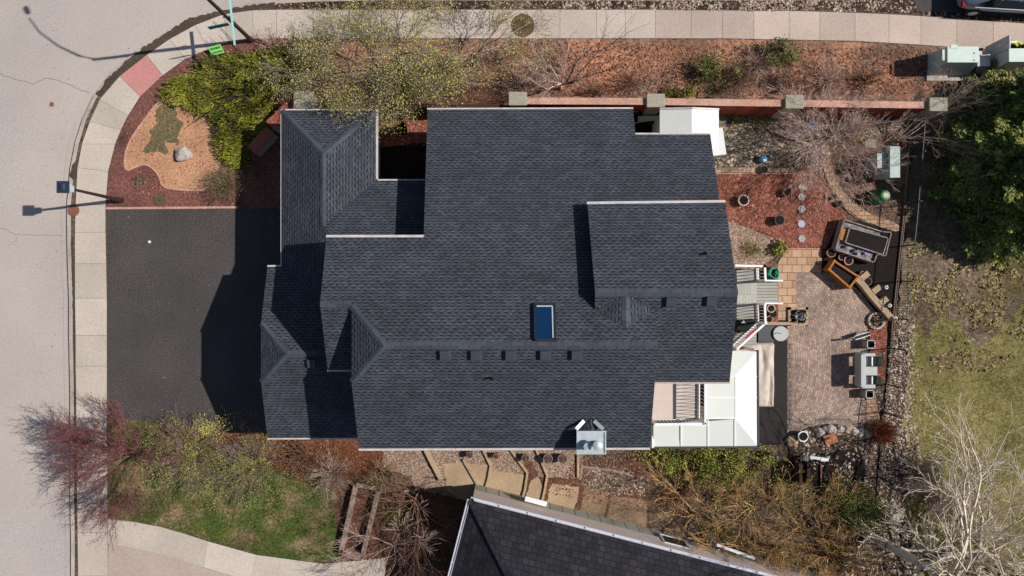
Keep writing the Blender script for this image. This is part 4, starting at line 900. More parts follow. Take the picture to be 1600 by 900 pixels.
MB().band(offset(g, .2), offset(g, -.2), -.05, .72).build('wall_panel', M['stucco'], lw); MB().band(offset(g, .26), offset(g, -.26), .721, .8).build('coping', M['redstone'], lw)
q = P(*dn(472, 155)); pm = MB().box((q.x, q.y, .75), (.75, .7, 1.5)).build('pillar', M['stucco'], lw); MB().box((q.x, q.y, 1.56), (.9, .85, .12)).build('cap', M['capstone'], pm, bevel=.02)

# ------------------------------------------------------------------ street lamps, signs and street covers
b0 = P(393, 63); sl_ = thing('street_light', 'tall brown street light pole beside the juniper, its curved arm over the street', 'street light', b0)
MB().lathe(b0, [(.13, 0), (.12, .25), (.095, .3), (.065, 7.0)], 14).build('pole', M['brownmetal'], sl_)
arm = [b0+Vector((0, 0, 6.9)), b0+Vector((-.05, .25, 7.6)), b0+Vector((-.3, .8, 8.3)), b0+Vector((-.7, 1.5, 8.75)), b0+Vector((-1.05, 2.2, 8.9))]
MB().tube(arm, [.06, .05, .04, .035, .03], 8).build('arm', M['brownmetal'], sl_)
hd = MB().box(b0+Vector((-1.2, 2.55, 8.88)), (.16, .42, .11), rz=R(25), taper=.7).build('lamp_head', M['brownmetal'], sl_); MB().box(b0+Vector((-1.2, 2.55, 8.79)), (.12, .3, .03), rz=R(25)).build('lens', M['lens'], hd)
s1 = MB(); A = P(369, 73, 2.7); B = P(355, -6, 3.1); s1.bar((A.x, A.y, 2.85), (B.x, B.y, 2.85), .05, .12); sg = thing('street_name_sign', 'long turquoise edged street name blade fixed across the brown pole', 'sign', (b0.x, b0.y, 2.9)); s1.build('blade', M['teal'], sg)
MB().bar((b0.x+.02, b0.y+.02, 2.7), (b0.x, b0.y, 3.0), .23, .06).build('bracket', M['galv'], sg)
s1 = MB(); A = P(326, 44, 2.9); B = P(357, 37.5, 2.9); s1.bar(A, B, .035, .24); sg = thing('street_name_sign', 'short dark teal street name blade pointing from the brown pole to the street', 'sign', (b0.x, b0.y, 2.95)); s1.build('blade', M['dkteal'], sg)
MB().bar((b0.x-.09, b0.y, 2.85), (b0.x-.02, b0.y, 3.1), .2, .05).build('bracket', M['galv'], sg)
b1 = P(190, 313); lp = thing('lamp_post', 'short brown lamp post with dark blue square lantern beside the dark driveway', 'lamp post', b1)
MB().lathe(b1, [(.13, 0), (.12, .4), (.09, .5), (.075, 1.2), (.055, 3.55)], 14).build('pole', M['brownmetal'], lp)
lh = MB().box(b1+Vector((-.04, 0, 3.78)), (.26, .26, .36), taper=1.3).build('lantern', M['lens'], lp)
MB().box(b1+Vector((-.1, .03, 4.03)), (.50, .50, .07), taper=.96).box(b1+Vector((-.1, .03, 4.10)), (.22, .3, .07), taper=.6).build('lantern_cap', M['bluemetal'], lp)
# yard sign leaning on its stakes
ys = thing('yard_sign', 'small lime green yard sign with dark green print at the kerb corner', 'sign', P(340, 84))
bd = [P(324, 74, .35), P(344, 69, .45), P(351, 82, .30), P(332, 87, .20)]
brd = MB().slab(bd, .015).build('board', M['lime'], ys); o_, ex, ey = bd[0], bd[1]-bd[0], bd[3]-bd[0]; pr = MB()
random.seed(3); x = .12
def strk(u0, v0, u1, v1, t_):
    pr.bar(o_+ex*u0+ey*v0+Vector((0, 0, .01)), o_+ex*u1+ey*v1+Vector((0, 0, .01)), t_, .01)
while x < .86: w_ = random.uniform(.03, .07); strk(x, .18, x+.02, .42, .02); strk(x, .30, x+w_, .32, .02); x += w_+.035
x = .1
while x < .88: w_ = random.uniform(.05, .09); strk(x, .74, x+w_, .74, .055); x += w_+.018
pr.build('print', M['dkgreen'], brd)
for px, py in ((332, 84), (348, 80)): a = P(px, py, .3); MB().bar((a.x+.05, a.y-.1, 0), a, .02, .02).build('stake', M['galv'], ys)
random.seed(21)
def disc(name, px, py, r, mat, label, cat, z=0.0, h=.03, dome=0, extra=None):
    q = P(px, py); m = MB().lathe((q.x, q.y, z), [(r, 0), (r, h), (r*.9, h+.004), (r*.86, h-.006), (.02, h-.006+dome)], 24)
    if extra:
        for i in range(6):
            a = i*math.pi/6; m.box((q.x, q.y, z+h+.001), (r*1.5, .02, .006), rz=a)
    return setp(m.build(name, M[mat]), label, cat)
disc('manhole_cover', 78, 162, .11, 'rust', 'small reddish round cover in the open street', 'cover', ZS, .01)
disc('manhole_cover', 817, 40, .55, 'browncover', 'large brown round cover in the pavement under the budding trees', 'cover', .01, .02, extra=1)
disc('manhole_cover', 250, 313, .27, 'browncover', 'brown round cover in the mulch above the dark driveway', 'cover', .0, .05, extra=1)
q = P(115.5, 329); m = MB().lathe((q.x, q.y, .01), [(.27, 0), (.27, .03), (.24, .035), (.02, .03)], 20)
for i in range(3): m.box((q.x, q.y-.1+.1*i, .042), (.4, .03, .02), rz=R(70))
dr = setp(m.build('drain_cover', M['rust']), 'rusty round drain cover with leaves in the kerb by the lamp post', 'cover')
q = P(234, 378); setp(MB().lathe((q.x, q.y, 0), [(.05, 0), (.07, .02), (.07, .06), (.04, .08), (.01, .085)], 16).build('ball', M['white']), 'white ball lying on the dark driveway', 'ball')
# boulder
def rock(px, py, s, mat, parent=None, name='rock', z=0, seed=1, flat=.7):
    import bmesh
    from mathutils import noise
    q = P(px, py, z); bm = bmesh.new(); bmesh.ops.create_icosphere(bm, subdivisions=3, radius=1)
    for v in bm.verts:
        n_ = noise.noise(v.co*1.1+Vector((seed*3.1, 0, 0)))*.45+noise.noise(v.co*2.6+Vector((0, seed, 0)))*.16; v.co *= 1+n_; v.co.z *= flat; v.co.x *= s[0]; v.co.y *= s[1]; v.co.z *= (s[0]+s[1])/2; v.co += q+Vector((0, 0, s[1]*.35))
    me = bpy.data.meshes.new(name); bm.to_mesh(me); bm.free(); return link(name, me, M[mat], parent)
setp(rock(288, 241, (.35, .33), 'rock', seed=5), 'single pale boulder lying on the wood chips', 'boulder').data.name = 'boulder'
bpy.data.objects['rock'].name = 'boulder'

# ------------------------------------------------------------------ sheds, boxes and cabinets
sh = thing('shed', 'small shed with white gabled roof between the brick wall and house', 'shed', P(1075, 205))
z0, z1 = 2.15, 2.45; a = P(1031, 171, z0); b = P(1081, 170, z1); c = P(1123, 172, z0); yb = P(0, 242, z0).y
m = MB(); m.slab([a, b, (b.x, yb, z1), (a.x, yb, z0)], .06); m.slab([b, c, (c.x, yb, z0), (b.x, yb, z1)], .06); m.build('roof', M['panelroof'], sh)
m = MB(); m.bar(a+Vector((0, .03, .0)), b+Vector((0, .03, .0)), .07, .09); m.bar(b+Vector((0, .03, 0)), c+Vector((0, .03, 0)), .07, .09); m.build('roof_trim', M['gutter'], sh)
n_ = [(a.x+.08, 0), (c.x-.08, 0), (c.x-.08, z0-.04), (b.x, z1-.08), (a.x+.08, z0-.04)]
m = MB(); k = 5; m.add([(x, a.y-.1, z) for x, z in n_]+[(x, yb+.1, z) for x, z in n_], [tuple(range(k)), tuple(range(k, 2*k))[::-1]]+[(i, (i+1) % k, k+(i+1) % k, k+i) for i in range(k)]); m.build('wall', M['panelroof'], sh)
kd = thing('storage_box', 'white and pale blue plastic box beside the shed corner', 'box', P(1122, 228)); m = MB()
q = P(1118, 223, .5); m.box((q.x, q.y, .3), (.62, 1.1, .6), rz=R(8), taper=1.08).build('body', M['paleblue'], kd, bevel=.06); MB().box((q.x, q.y, .64), (.74, 1.26, .08), rz=R(8)).build('lid', M['white'], kd, bevel=.03)
def cabinet(name, label, base, top, h, bodym, lidm, ribs=False, cat='utility box', lidt=.05):
    """base and top rectangles given by photo corners at their heights"""
    t = thing(name, label, cat, P((base[0]+base[2])/2, (base[1]+base[3])/2)); bx0, by0 = P(base[0], base[1])[:2]; bx1, by1 = P(base[2], base[3])[:2]; t0 = P(top[0], top[1], h); t1 = P(top[2], top[3], h)
    V = [(bx0, by1, 0), (bx1, by1, 0), (bx1, by0, 0), (bx0, by0, 0), (t0.x, t1.y, h-lidt), (t1.x, t1.y, h-lidt), (t1.x, t0.y, h-lidt), (t0.x, t0.y, h-lidt)]
    MB().add(V, [(3, 2, 1, 0), (4, 5, 6, 7), (0, 1, 5, 4), (1, 2, 6, 5), (2, 3, 7, 6), (3, 0, 4, 7)]).build('body', M[bodym], t, bevel=.02)
    MB().box(((t0.x+t1.x)/2, (t0.y+t1.y)/2, h-lidt/2+.001), (t1.x-t0.x+.03, t0.y-t1.y+.03, lidt)).build('lid', M[lidm], t, bevel=.012)
    return t
c1_ = cabinet('transformer_box', 'pale green sloping transformer box with mint lid beside the pavement', (1449, 84, 1512, 119), (1481, 73, 1529, 97), 1.5, 'greenbox', 'greytop')
MB().box(P(1474, 86, 1.47)+Vector((0, 0, 0)), (.10, .48, .03)).build('vent_strip', M['greytop'], c1_); MB().box(P(1527, 74, 1.5)+Vector((-1.05, .03, 0)), (.3, .16, .05)).build('lid_hinge', M['greytop'], c1_)
for px, py in ((1522, 83), (1522, 94)): MB().box(P(px, py, 1.506), (.07, .05, .012)).build('latch', M['darkgrey'], c1_)
MB().box(P(1481, 121, 0)+Vector((0, 0, .04)), (2.05, .35, .08)).build('plinth', M['kerb'], c1_)
c2_ = cabinet('control_cabinet', 'open grey control cabinet with pale lid at the picture edge', (1537, 94, 1640, 115), (1577, 76, 1672, 96), 1.7, 'greycab', 'paleblue')
bpy.data.objects[c2_.children[1].name].data.materials[0] = M['greytop']
dA = P(1538, 94); dB = P(1538, 78); MB().bar((dA.x, dA.y, .88), (dB.x, dB.y+.1, .88), .05, 1.55).build('door', M['greycab'], c2_)
MB().box((dA.x-.04, dA.y+.3, 1.1), (.02, .10, .18)).build('door_handle', M['white'], c2_); MB().lathe((P(1541, 102).x, P(1541, 102).y, 1.0), [(.01, 0), (.09, .0), (.09, .03)], 12, ax=Matrix.Rotation(R(-90), 3, 'Y')).build('sticker', M['redlens'], c2_)
MB().box(P(1585, 110, 0)+Vector((0, 0, .05)), (3.2, 1.0, .1)).build('plinth', M['kerb'], c2_)
cp_ = cabinet('control_box', 'dark recessed metal box between the transformer box and the open cabinet', (1524, 92, 1534, 115), (1528, 80, 1547, 103), .95, 'greycab', 'greycab')
MB().box(P(1538, 86, .97), (.34, .06, .03), rz=R(5)).build('lid_rib', M['coping'], cp_)
cabinet('utility_box', 'large tall pale grey green utility box beside the back fence', (1364, 240, 1386, 281), (1391, 229, 1406, 277), 1.5, 'shadegreen', 'shadegreen')
cabinet('utility_box', 'small square grey green utility box left of the tall one by the fence', (1349, 248, 1362, 268), (1371, 240, 1385, 262), 1.27, 'shadegreen', 'shadegreen')
q = P(1356, 226); setp(MB().box((q.x, q.y, .12), (.5, .42, .24), rz=R(-5)).build('low_box', M['capstone'], bevel=.03), 'low pale box lid on the ground above the small utility box', 'box')
# compost bin
cb = P(1367, 309); cbt = thing('compost_bin', 'green round tapering compost bin under the pink bush by the fence', 'compost bin', cb)
MB().lathe(cb, [(.36, 0), (.37, .05), (.30, .5), (.24, .82), (.2, .86)], 20).build('body', M['greenplastic'], cbt)
MB().lathe(cb+Vector((0, 0, .86)), [(.21, 0), (.21, .05), (.14, .06), (.13, .02)], 20).build('lid', M['greenplastic'], cbt); MB().lathe(cb+Vector((0, 0, .88)), [(.13, 0), (.13, .05), (.10, .055)], 16).build('lid_knob', M['potpale'], cbt)
# blue bag on pot, blue bins
def pot(px, py, r, h, body='potbrown', rim='potpale', label='', soil='darksoil', group='pots in the back yard', stem=None, z=0):
    q = P(px, py, h); q.z = z; t = thing('plant_pot', label, 'plant pot', q, group)
    m = MB(); n = 24; k = [(r*.72, 0), (r*.95, h*.9), (r, h*.9), (r, h), (r*.82, h), (r*.80, h*.86)]
    m.lathe(q, k, n).build('pot', M[body], t, smooth=False)
    MB().lathe(q+Vector((0, 0, h)), [(r*1.03, -.03), (r*1.03, .012), (r*.84, .012), (r*.82, -.03)], n).build('rim', M[rim], t)
    MB().lathe(q+Vector((0, 0, h*.90)), [(r*.81, 0), (r*.78, .015), (.01, .03)], n).build('soil', M[soil], t)
    if stem:
        C = np.array([list(q+Vector((random.gauss(0, r*.4), random.gauss(0, r*.4), h+random.uniform(0, .15)))) for _ in range(stem[1])]); leaves('stems', C, .12, .02, M[stem[0]], t)
    return t
pot(1162, 313, .25, .35, rim='potpale', label='round pot with a wide pale rim on the red mulch, nearest the house')
pot(1231, 300, .21, .3, rim='potbrown', label='brown pot under the pink shrub left of the stepping stones')
pot(1218, 344, .23, .35, 'potblack', 'potblack', 'black pot on the red mulch left of the stepping stones')
pot(1194, 265, .17, .22, 'potblack', 'potblack', 'black pot standing on the beige edging blocks')
pot(1299, 395, .21, .3, rim='terracotta', label='terracotta rimmed pot at the left end of the planter row, by the terrace slabs')
pot(1315, 402, .14, .25, rim='coping', label='smallest pink rimmed pot between two larger ones beside the big planter')
pot(1326, 407, .21, .3, rim='coping', label='wide pink rimmed pot just above the orange wood planter')
pot(1349, 429, .16, .3, rim='coping', label='pot with thin pale rim right of the orange wood planter')
pot(1356, 440, .19, .3, 'potblack', 'potbrown', label='dark pot at the top of the diagonal retaining wall')
pot(1302, 307, .16, .25, 'potblack', 'potblack', 'black pot at the curved path, nearer the pink shrub')
pot(1312, 318, .15, .2, 'potblack', 'potblack', 'lower black pot on the inner curve of the path')
pot(1255, 682, .24, .4, 'potgrey', 'white2', 'grey pot with white rim beside the rock row', group='pots in the back yard')
for (px, py, r, bm_, rm, lb) in ((734, 711, .15, 'potblack', 'potgrey', 'dark pot on the pink gravel, leftmost under the house eave'), (775, 713, .13, 'potblack', 'terracotta', 'small red rimmed pot on the pink gravel'), (821, 716, .18, 'potblack', 'potgrey', 'dark grey pot in the middle of the gravel strip'), (856, 717, .22, 'potgrey', 'potgrey', 'blue grey rimmed pot, left of the pair near the chimney'), (879, 717, .22, 'potgrey', 'potgrey', 'blue grey rimmed pot, right of the pair near the chimney')):
    pot(px, py, r, .38, bm_, rm, lb, group='pots along the side gravel', stem=('leaf_brown', 20), soil='brownmulch')
pot(626, 198, .27, .9, 'potblack', 'potblack', 'tall black pot in the red mulch court between the roofs', group=None or 'pots in the back yard')
def blob(name, px, py, s, mat, label, cat, h=.3, seed=1, n=6):
    o = rock(px, py, s, mat, seed=seed, name=name); return setp(o, label, cat)
tb = thing('watering_can', 'bright blue plastic watering can beside the black pot on edging blocks', 'watering can', P(1191, 250))
q = P(1190, 250); MB().lathe(q, [(.16, 0), (.18, .25), (.14, .32), (.05, .33)], 14).build('can', M['blueplastic'], tb); MB().tube([q+Vector((.12, .05, .08)), q+Vector((.3, .12, .3)), q+Vector((.32, .13, .36))], [.035, .03, .06], 8).build('spout', M['blueplastic'], tb)
MB().tube([q+Vector((-.12, -.05, .3)), q+Vector((-.05, -.1, .42)), q+Vector((.08, -.1, .34))], .02, 6).build('handle', M['white'], tb); MB().box(q+Vector((.02, -.08, .34)), (.14, .14, .06)).build('cap', M['white2'], tb)
for px, py, lb, rz in ((1262, 201, 'pale blue plastic crate half hidden by pink twigs near the brick wall', .3), (1241, 213, 'darker blue plastic crate left of the pale one under the pink twigs', -.1)):
    t = thing('plastic_crate', lb, 'crate', P(px, py), 'plastic crates under the twigs'); q = P(px, py); m = MB()
    for s in (-1, 1): m.box(q+Matrix.Rotation(rz, 3, 'Z') @ Vector((s*.25, 0, .15)), (.03, .36, .3), rz=rz); m.box(q+Matrix.Rotation(rz, 3, 'Z') @ Vector((0, s*.18, .15)), (.5, .03, .3), rz=rz)
    m.build('side', M['paleblue'], t); MB().box(q+Vector((0, 0, .05)), (.48, .34, .05), rz=rz).build('base', M['blueplastic'], t); MB().lathe(q+Vector((.05, 0, .07)), [(.12, 0), (.12, .25), (.05, .3)], 12).build('bottle', M['paleblue'], t)
# blue barrow handles beside the shed
bw = thing('wheelbarrow', 'dark wheelbarrow with blue tray edge squeezed between shed and house', 'wheelbarrow', P(1010, 185)); q = P(1009, 188)
MB().box(q+Vector((0, 0, .45)), (.75, .5, .25), taper=1.25).build('tray', M['bluetray'] if 'bluetray' in M else M['blackmetal'], bw)
for s in (-1, 1): MB().tube([q+Vector((.3, s*.2, .3)), q+Vector((-.35, s*.25, .5)), q+Vector((-.75, s*.27, .62))], .02, 6).build('handle', M['galv'], bw)
MB().lathe(q+Vector((.5, .03, .18)), [(.18, -.03), (.18, .03)], 16, ax=Matrix.Rotation(R(90), 3, 'X')).build('wheel', M['tyre'], bw); MB().bar(q+Vector((-.38, .29, .6)), q+Vector((.4, .29, .6)), .05, .04).build('tray_edge', M['bluerim'] if 'bluerim' in M else M['bluemetal'], bw)
# stepping stones
for i, (px, py, lb) in enumerate(((1252.5, 292, 'hexagonal stepping stone nearest the pink shrub'), (1252, 308, 'second hexagonal stepping stone from the pink shrub'), (1252, 327, 'middle hexagonal stepping stone of the row of five'), (1251.5, 350, 'bluish hexagonal stepping stone, second from the terrace slabs'), (1252, 373, 'hexagonal stepping stone nearest the tan terrace slabs'))):
    q = P(px, py, .04); o = MB().lathe(q, [(.19, 0), (.19, .045), (.175, .055), (.02, .055)], 6).build('stepping_stone', M['hex' if i != 3 else 'hexblue'] if 'hexblue' in M else M['hex']); setp(o, lb, 'stepping stone', 'hexagonal stepping stones on the red mulch')

# ------------------------------------------------------------------ planters by the fence
pl = thing('raised_planter', 'large weathered white rimmed raised planter by the back fence', 'planter', P(1350, 376)); zt = .55
def ringbox(parent, pts, wd, z0, z1, mat, name):
    g = [P(x, y, z1) for x, y in pts]; g.append(g[0]); m = MB()
    for a, b in zip(g[:-1], g[1:]): d = (b-a).normalized()*wd*.5; m.bar((a.x-d.x, a.y-d.y, (z0+z1)/2), (b.x+d.x, b.y+d.y, (z0+z1)/2), wd, z1-z0)
    return m.build(name, M[mat], parent)
OUT = [(1319, 343), (1379, 362), (1393, 363), (1384, 400), (1371, 397), (1366, 410), (1306, 390)]
MB().prism([P(x, y, zt)[:2] for x, y in OUT], 0, zt-.12).build('bed', M['marble'], pl); ringbox(pl, OUT, .045, 0, zt, 'planterrim', 'rim')
IN = [(1328, 356), (1388, 372), (1380, 398), (1321, 379)]
MB().prism([P(x, y, zt)[:2] for x, y in IN], zt-.14, zt+.02).build('soil', M['darksoil'], pl); ringbox(pl, IN, .045, zt-.15, zt+.05, 'planterrim', 'inner_frame')
MB().prism([P(x, y, zt)[:2] for x, y in [(1317, 357), (1326, 358), (1320, 377), (1313, 374)]], zt-.14, zt-.05).build('board', M['orangewood'], pl)
MB().prism([P(x, y, zt)[:2] for x, y in [(1380, 363), (1391, 365), (1389, 371), (1379, 368)]], zt-.13, zt-.06).build('box', M['darksoil'], pl)
for px, py in ((1332, 392), (1336, 397), (1350, 396), (1340, 388), (1318, 386)):
    q = P(px, py, zt-.12); MB().lathe(q, [(.07, 0), (.08, .08), (.02, .09)], 10).build('pebble_pot', M['navy'] if px != 1350 else M['purplepot'] if 'purplepot' in M else M['navy'], pl)
ow = thing('wooden_planter', 'orange stained wooden planter box with dark soil', 'planter', P(1315, 425)); OW = [(1304, 408), (1341, 432), (1328, 449), (1296, 421)]; zo = .6
ringbox(ow, OW, .08, .0, zo, 'orangewood', 'frame'); MB().prism([P(x, y, zo)[:2] for x, y in OW], .0, zo-.12).build('soil', M['darksoil'], ow)
for x, y in OW: q = P(x, y, 0); q2 = P(x, y, zo); MB().box((q2.x, q2.y, zo/2+.01), (.11, .11, zo+.02), rz=R(-33)).build('leg', M['orangewood'], ow)
MB().bar(P(1292, 423, .35), P(1322, 449, .35), .1, .05).build('ledge', M['orangewood'], ow)
# diagonal retaining wall of blocks
rw = thing('retaining_wall', 'low diagonal retaining wall of tan blocks between patio and dark planting bed', 'wall', P(1355, 455)); g = [P(1330, 432), P(1342, 444), P(1356, 462), P(1372, 480), P(1388, 498)]
MB().band(offset(g, .13), offset(g, -.13), -.02, .38).build('wall_panel', M['edgewall'] if 'edgewall' in M else M['slab'], rw)
for px, py in ((1345, 431), (1363, 452), (1374, 470)): MB().box(P(px, py, 0)+Vector((0, 0, .2)), (.42, .26, .4), rz=R(38)).build('block', M['slab'], rw)
for px, py, lb in ((1381, 477, 'round white solar light above its twin at the retaining wall end'), (1390, 497, 'round white solar light beside the fence at the retaining wall end'), (1376, 449, 'small grey solar light in the dark planting bed')):
    q = P(px, py); t = thing('garden_light', lb, 'garden light', q, 'solar garden lights'); MB().lathe(q, [(.012, 0), (.012, .45)], 8).build('stake', M['galv'], t); MB().lathe(q+Vector((0, 0, .45)), [(.03, 0), (.09, .04), (.09, .07), (.04, .09)], 14).build('lamp', M['white'], t); MB().lathe(q+Vector((0, 0, .541)), [(.04, 0), (.035, .01)], 10).build('cell', M['darkgrey'], t)
# stone ring
rg_ = thing('stone_ring', 'eight sided ring of pale edging stones round a dead plant at patio edge', 'stone ring', P(1367, 501)); cq = P(1367, 501)
for i in range(8):
    if i == 5 or i == 1: sc_ = .8
    else: sc_ = 1
    a = i*math.pi/4+.3; MB().box(cq+Vector((.35*math.cos(a), .35*math.sin(a), .09)), (.11, .27*sc_, .18), rz=a).build('edge_stone', M['kerb'], rg_, bevel=.015)
MB().lathe(cq, [(.30, .05), (.02, .1)], 16).build('soil', M['brownmulch'], rg_)
# ------------------------------------------------------------------ garden furniture
def pfurn(name, label, cat, px, py, group=None): return thing(name, label, cat, P(px, py), group)
ch_ = pfurn('folding_chair', 'folded black director chair lying tilted on the patio edge', 'chair', 1347, 526)
a = P(1336, 528, .45); b = P(1359, 521, .45); n_ = Vector((-(b-a).y, (b-a).x, 0)).normalized()
for s in (0, .16): MB().bar(a+n_*(s-.08), b+n_*(s-.08), .025, .025).build('frame', M['galv'], ch_)
MB().bar(a, b, .13, .02).build('seat', M['blackfabric'], ch_)
for t_ in (.1, .9):
    for s in (-.08, .08): q = a+(b-a)*t_+n_*s; MB().bar((q.x, q.y, 0), q, .025, .025).build('leg', M['blackmetal'], ch_)
MB().bar(a+Vector((-.02, 0, .02))+n_*-.04, a+Vector((-.25, -.07, .25)), .09, .02).build('backrest', M['blackfabric'], ch_)
def cubepot(px, py, lb):
    t = pfurn('square_planter', lb, 'planter', px, py, 'square planters beside the garden seats'); q = P(px, py); w_ = .36; h = .55
    ringbox(t, [(px-5.5, py-6), (px+6, py-6), (px+6, py+6), (px-5.5, py+6)], .035, 0, h, 'tablegrey', 'side'); MB().box(P(px, py, h)+Vector((0, 0, -.25)), (w_-.03, w_-.03, .4)).build('soil', M['darksoil'], t); MB().lathe(P(px+1.5, py+.5, h)+Vector((0, 0, -.07)), [(.12, 0), (.12, .09), (.1, .1), (.09, .02)], 16).build('liner', M['potblack'], t)
    return t
cubepot(1361, 538, 'square grey framed planter next to the folding chair'); cubepot(1359, 616, 'square grey framed planter below the double garden seat')
ds = pfurn('double_seat', 'white double garden seat with middle table and dark seat cushions', 'garden seat', 1360, 580); zt = .62
def pxbox(x0, y0, x1, y1, z0, z1, rz=0):
    a = P(x0, y0, z1); b = P(x1, y1, z1); return MB().box(((a.x+b.x)/2, (a.y+b.y)/2, (z0+z1)/2), (abs(b.x-a.x), abs(a.y-b.y), z1-z0))
pxbox(1345, 554, 1353.5, 605, .35, .95).build('backrest', M['tablegrey'], ds, bevel=.03); pxbox(1347, 573, 1371, 586.5, .1, .58).build('table', M['tablegrey'], ds, bevel=.015)
for y0, y1 in ((552, 557), (601, 607)): pxbox(1347, y0, 1368, y1, .1, .62).build('armrest', M['tablegrey'], ds, bevel=.02)
for y0, y1 in ((557.5, 572), (588, 601)):
    o = pxbox(1352, y0, 1364, y1, .3, .44).build('seat', M['blackfabric'], ds, bevel=.03); pxbox(1364.5, y0+1, 1379, y1+1, .1, .38).build('footrest', M['blackfabric'], ds, bevel=.06); pxbox(1352, y0+.5, 1356, y1-.5, .45, .9).build('cushion', M['darkgrey'], ds, bevel=.03)
    pxbox(1362, y0+.5, 1364, y1-.5, .42, .45).build('seat_bar', M['galv'], ds)
# round table, storage box, hot tub cover, grill
rt = pfurn('round_table', 'round grey garden table at the corner of the dark rubber mat', 'table', 1218, 520); q = P(1220, 521.5, .7)
tp = MB().lathe((q.x, q.y, .66), [(.33, 0), (.345, .01), (.345, .03), (.33, .04)], 32).build('table_top', M['tablegrey'], rt); MB().tube([P(1209, 522, .705)+Vector((0, 0, .0)), P(1214, 520, .705), P(1220, 521, .705)], .014, 6).build('strap', M['blackfabric'], tp)
MB().lathe((q.x, q.y, 0), [(.2, 0), (.04, .05), (.035, .66)], 14).build('pedestal', M['darkgrey'], rt)
sb = pfurn('storage_box', 'dark grey garden storage box between the stair rail and round table', 'box', 1196, 520); pxbox(1185, 509, 1209, 534, 0, .55).build('body', M['darkgrey'], sb, bevel=.02); pxbox(1184.5, 508.5, 1209.5, 534.5, .552, .60).build('lid', M['darkgrey'], sb, bevel=.015)
ht = pfurn('hot_tub', 'hot tub under a creased beige vinyl cover beside the dark mat', 'hot tub', 1180, 588)
pxbox(1128, 539, 1209, 636, 0, .88).build('body', M['stucco'], ht, bevel=.08)
a = P(1126, 536, 1.0); b = P(1212, 637, 1.0); V = []; Fq = []; nx, ny = 44, 50
from mathutils import noise as NZ
for j in range(ny+1):
    for i in range(nx+1):
        u, v = i/nx, j/ny; x = a.x+(b.x-a.x)*u; y = a.y+(b.y-a.y)*v; e = min(u, 1-u, v, 1-v)
        z = .93+.11*min(1, e*9)-.16*math.exp(-((u-.90)/.035)**2)*min(1, max(0, (v-.38)*6))-.09*math.exp(-((u-.72-.06*math.sin(v*5))/.04)**2)*min(1, max(0, .6-v)*3)*min(1, v*5)+.06*NZ.noise(Vector((x*1.3, y*.8, 2)))+.02*NZ.noise(Vector((x*5, y*3, 7)))
        r_ = .018*NZ.noise(Vector((x*2, y*2, 5))); V.append((x+r_, y+r_, z if e > 0 else .70))
for j in range(ny):
    for i in range(nx): k = j*(nx+1)+i; Fq.append((k, k+1, k+nx+2, k+nx+1))
mm = MB(); mm.add(V, Fq); mm.build('cover', M['cover'], ht, smooth=True)
gr = pfurn('grill', 'barbecue grill under a black fabric cover behind the stair rail', 'grill', 1168, 506)
q = P(1160, 510, 0); m = MB(); pts0 = [P(1144, 496, .9), P(1182, 493, .9), P(1186, 502, .9), P(1172, 522, .9), P(1149, 527, .9), P(1140, 522, .9)]
V = [(p.x, p.y, 0) for p in pts0]+[(p.x, p.y, .9) for p in pts0]+[tuple(P(x, y, 1.25)) for x, y in ((1152, 501), (1175, 499), (1178, 504), (1168, 515), (1155, 518), (1149, 514))]
fs = [(6+i, 6+(i+1) % 6, 12+(i+1) % 6, 12+i) for i in range(6)]+[(i, (i+1) % 6, 6+(i+1) % 6, 6+i) for i in range(6)]+[tuple(range(12, 18))]
m.add(V, fs).build('cover', M['blackfabric'], gr, bevel=.05); MB().add([P(1158, 505, 1.27), P(1166, 506, 1.27), P(1162, 500, 1.30)], [(0, 1, 2)]).build('label_patch', M['galv'], gr)
# garden hose coil
hs = setp(MB().tube([P(1205.5, 427, 0)+Vector(((.13+.10*((i/26) % 1))*math.cos(i*.48)*1.15, (.15+.12*((i*.37) % 1))*math.sin(i*.48)*1.2, .1+.003*i)) for i in range(104)], .024, 6).build('garden_hose', M['hose']), 'coiled sea green garden hose beside the white stair rail', 'hose')
sqp = pfurn('paved_planter', 'pale edged square planter with dark dead plants set in the patio slabs', 'planter', 1247, 492)
ringbox(sqp, [(1234, 482), (1261, 482), (1261, 507), (1234, 507)], .13, 0, .14, 'tanwood', 'edge'); MB().box(P(1247, 494, 0)+Vector((0, 0, .04)), (.72, .62, .08)).build('soil', M['darksoil'], sqp)
C = np.array([list(P(1240+17*random.random(), 486+17*random.random(), .12)+Vector((0, 0, .2*random.random()))) for _ in range(110)]); leaves('dead_plants', C, .26, .06, M['ash'], sqp, tint=None); C[:, 2] -= .03; leaves('dead_leaves', C, .30, .10, M['navy'], sqp)
setp(MB().bar(P(1197, 505.5, .08), P(1262, 505.5, .08), .14, .14).build('kerb_beam', M['tanwood']), 'pale timber beam below the stair bed and the square planter', 'beam')
for px, py, r, mt, lb in ((1205, 482, .19, 'potpale', 'pale round pot below the lower stair rail'), (1208, 490, .18, 'potblack', 'black pot between two pale pots below the lower stair rail'), (1202, 499, .16, 'coping', 'pinkish pot at the timber beam below the stair rail')): pot(px, py, r, .3, mt, mt, lb)

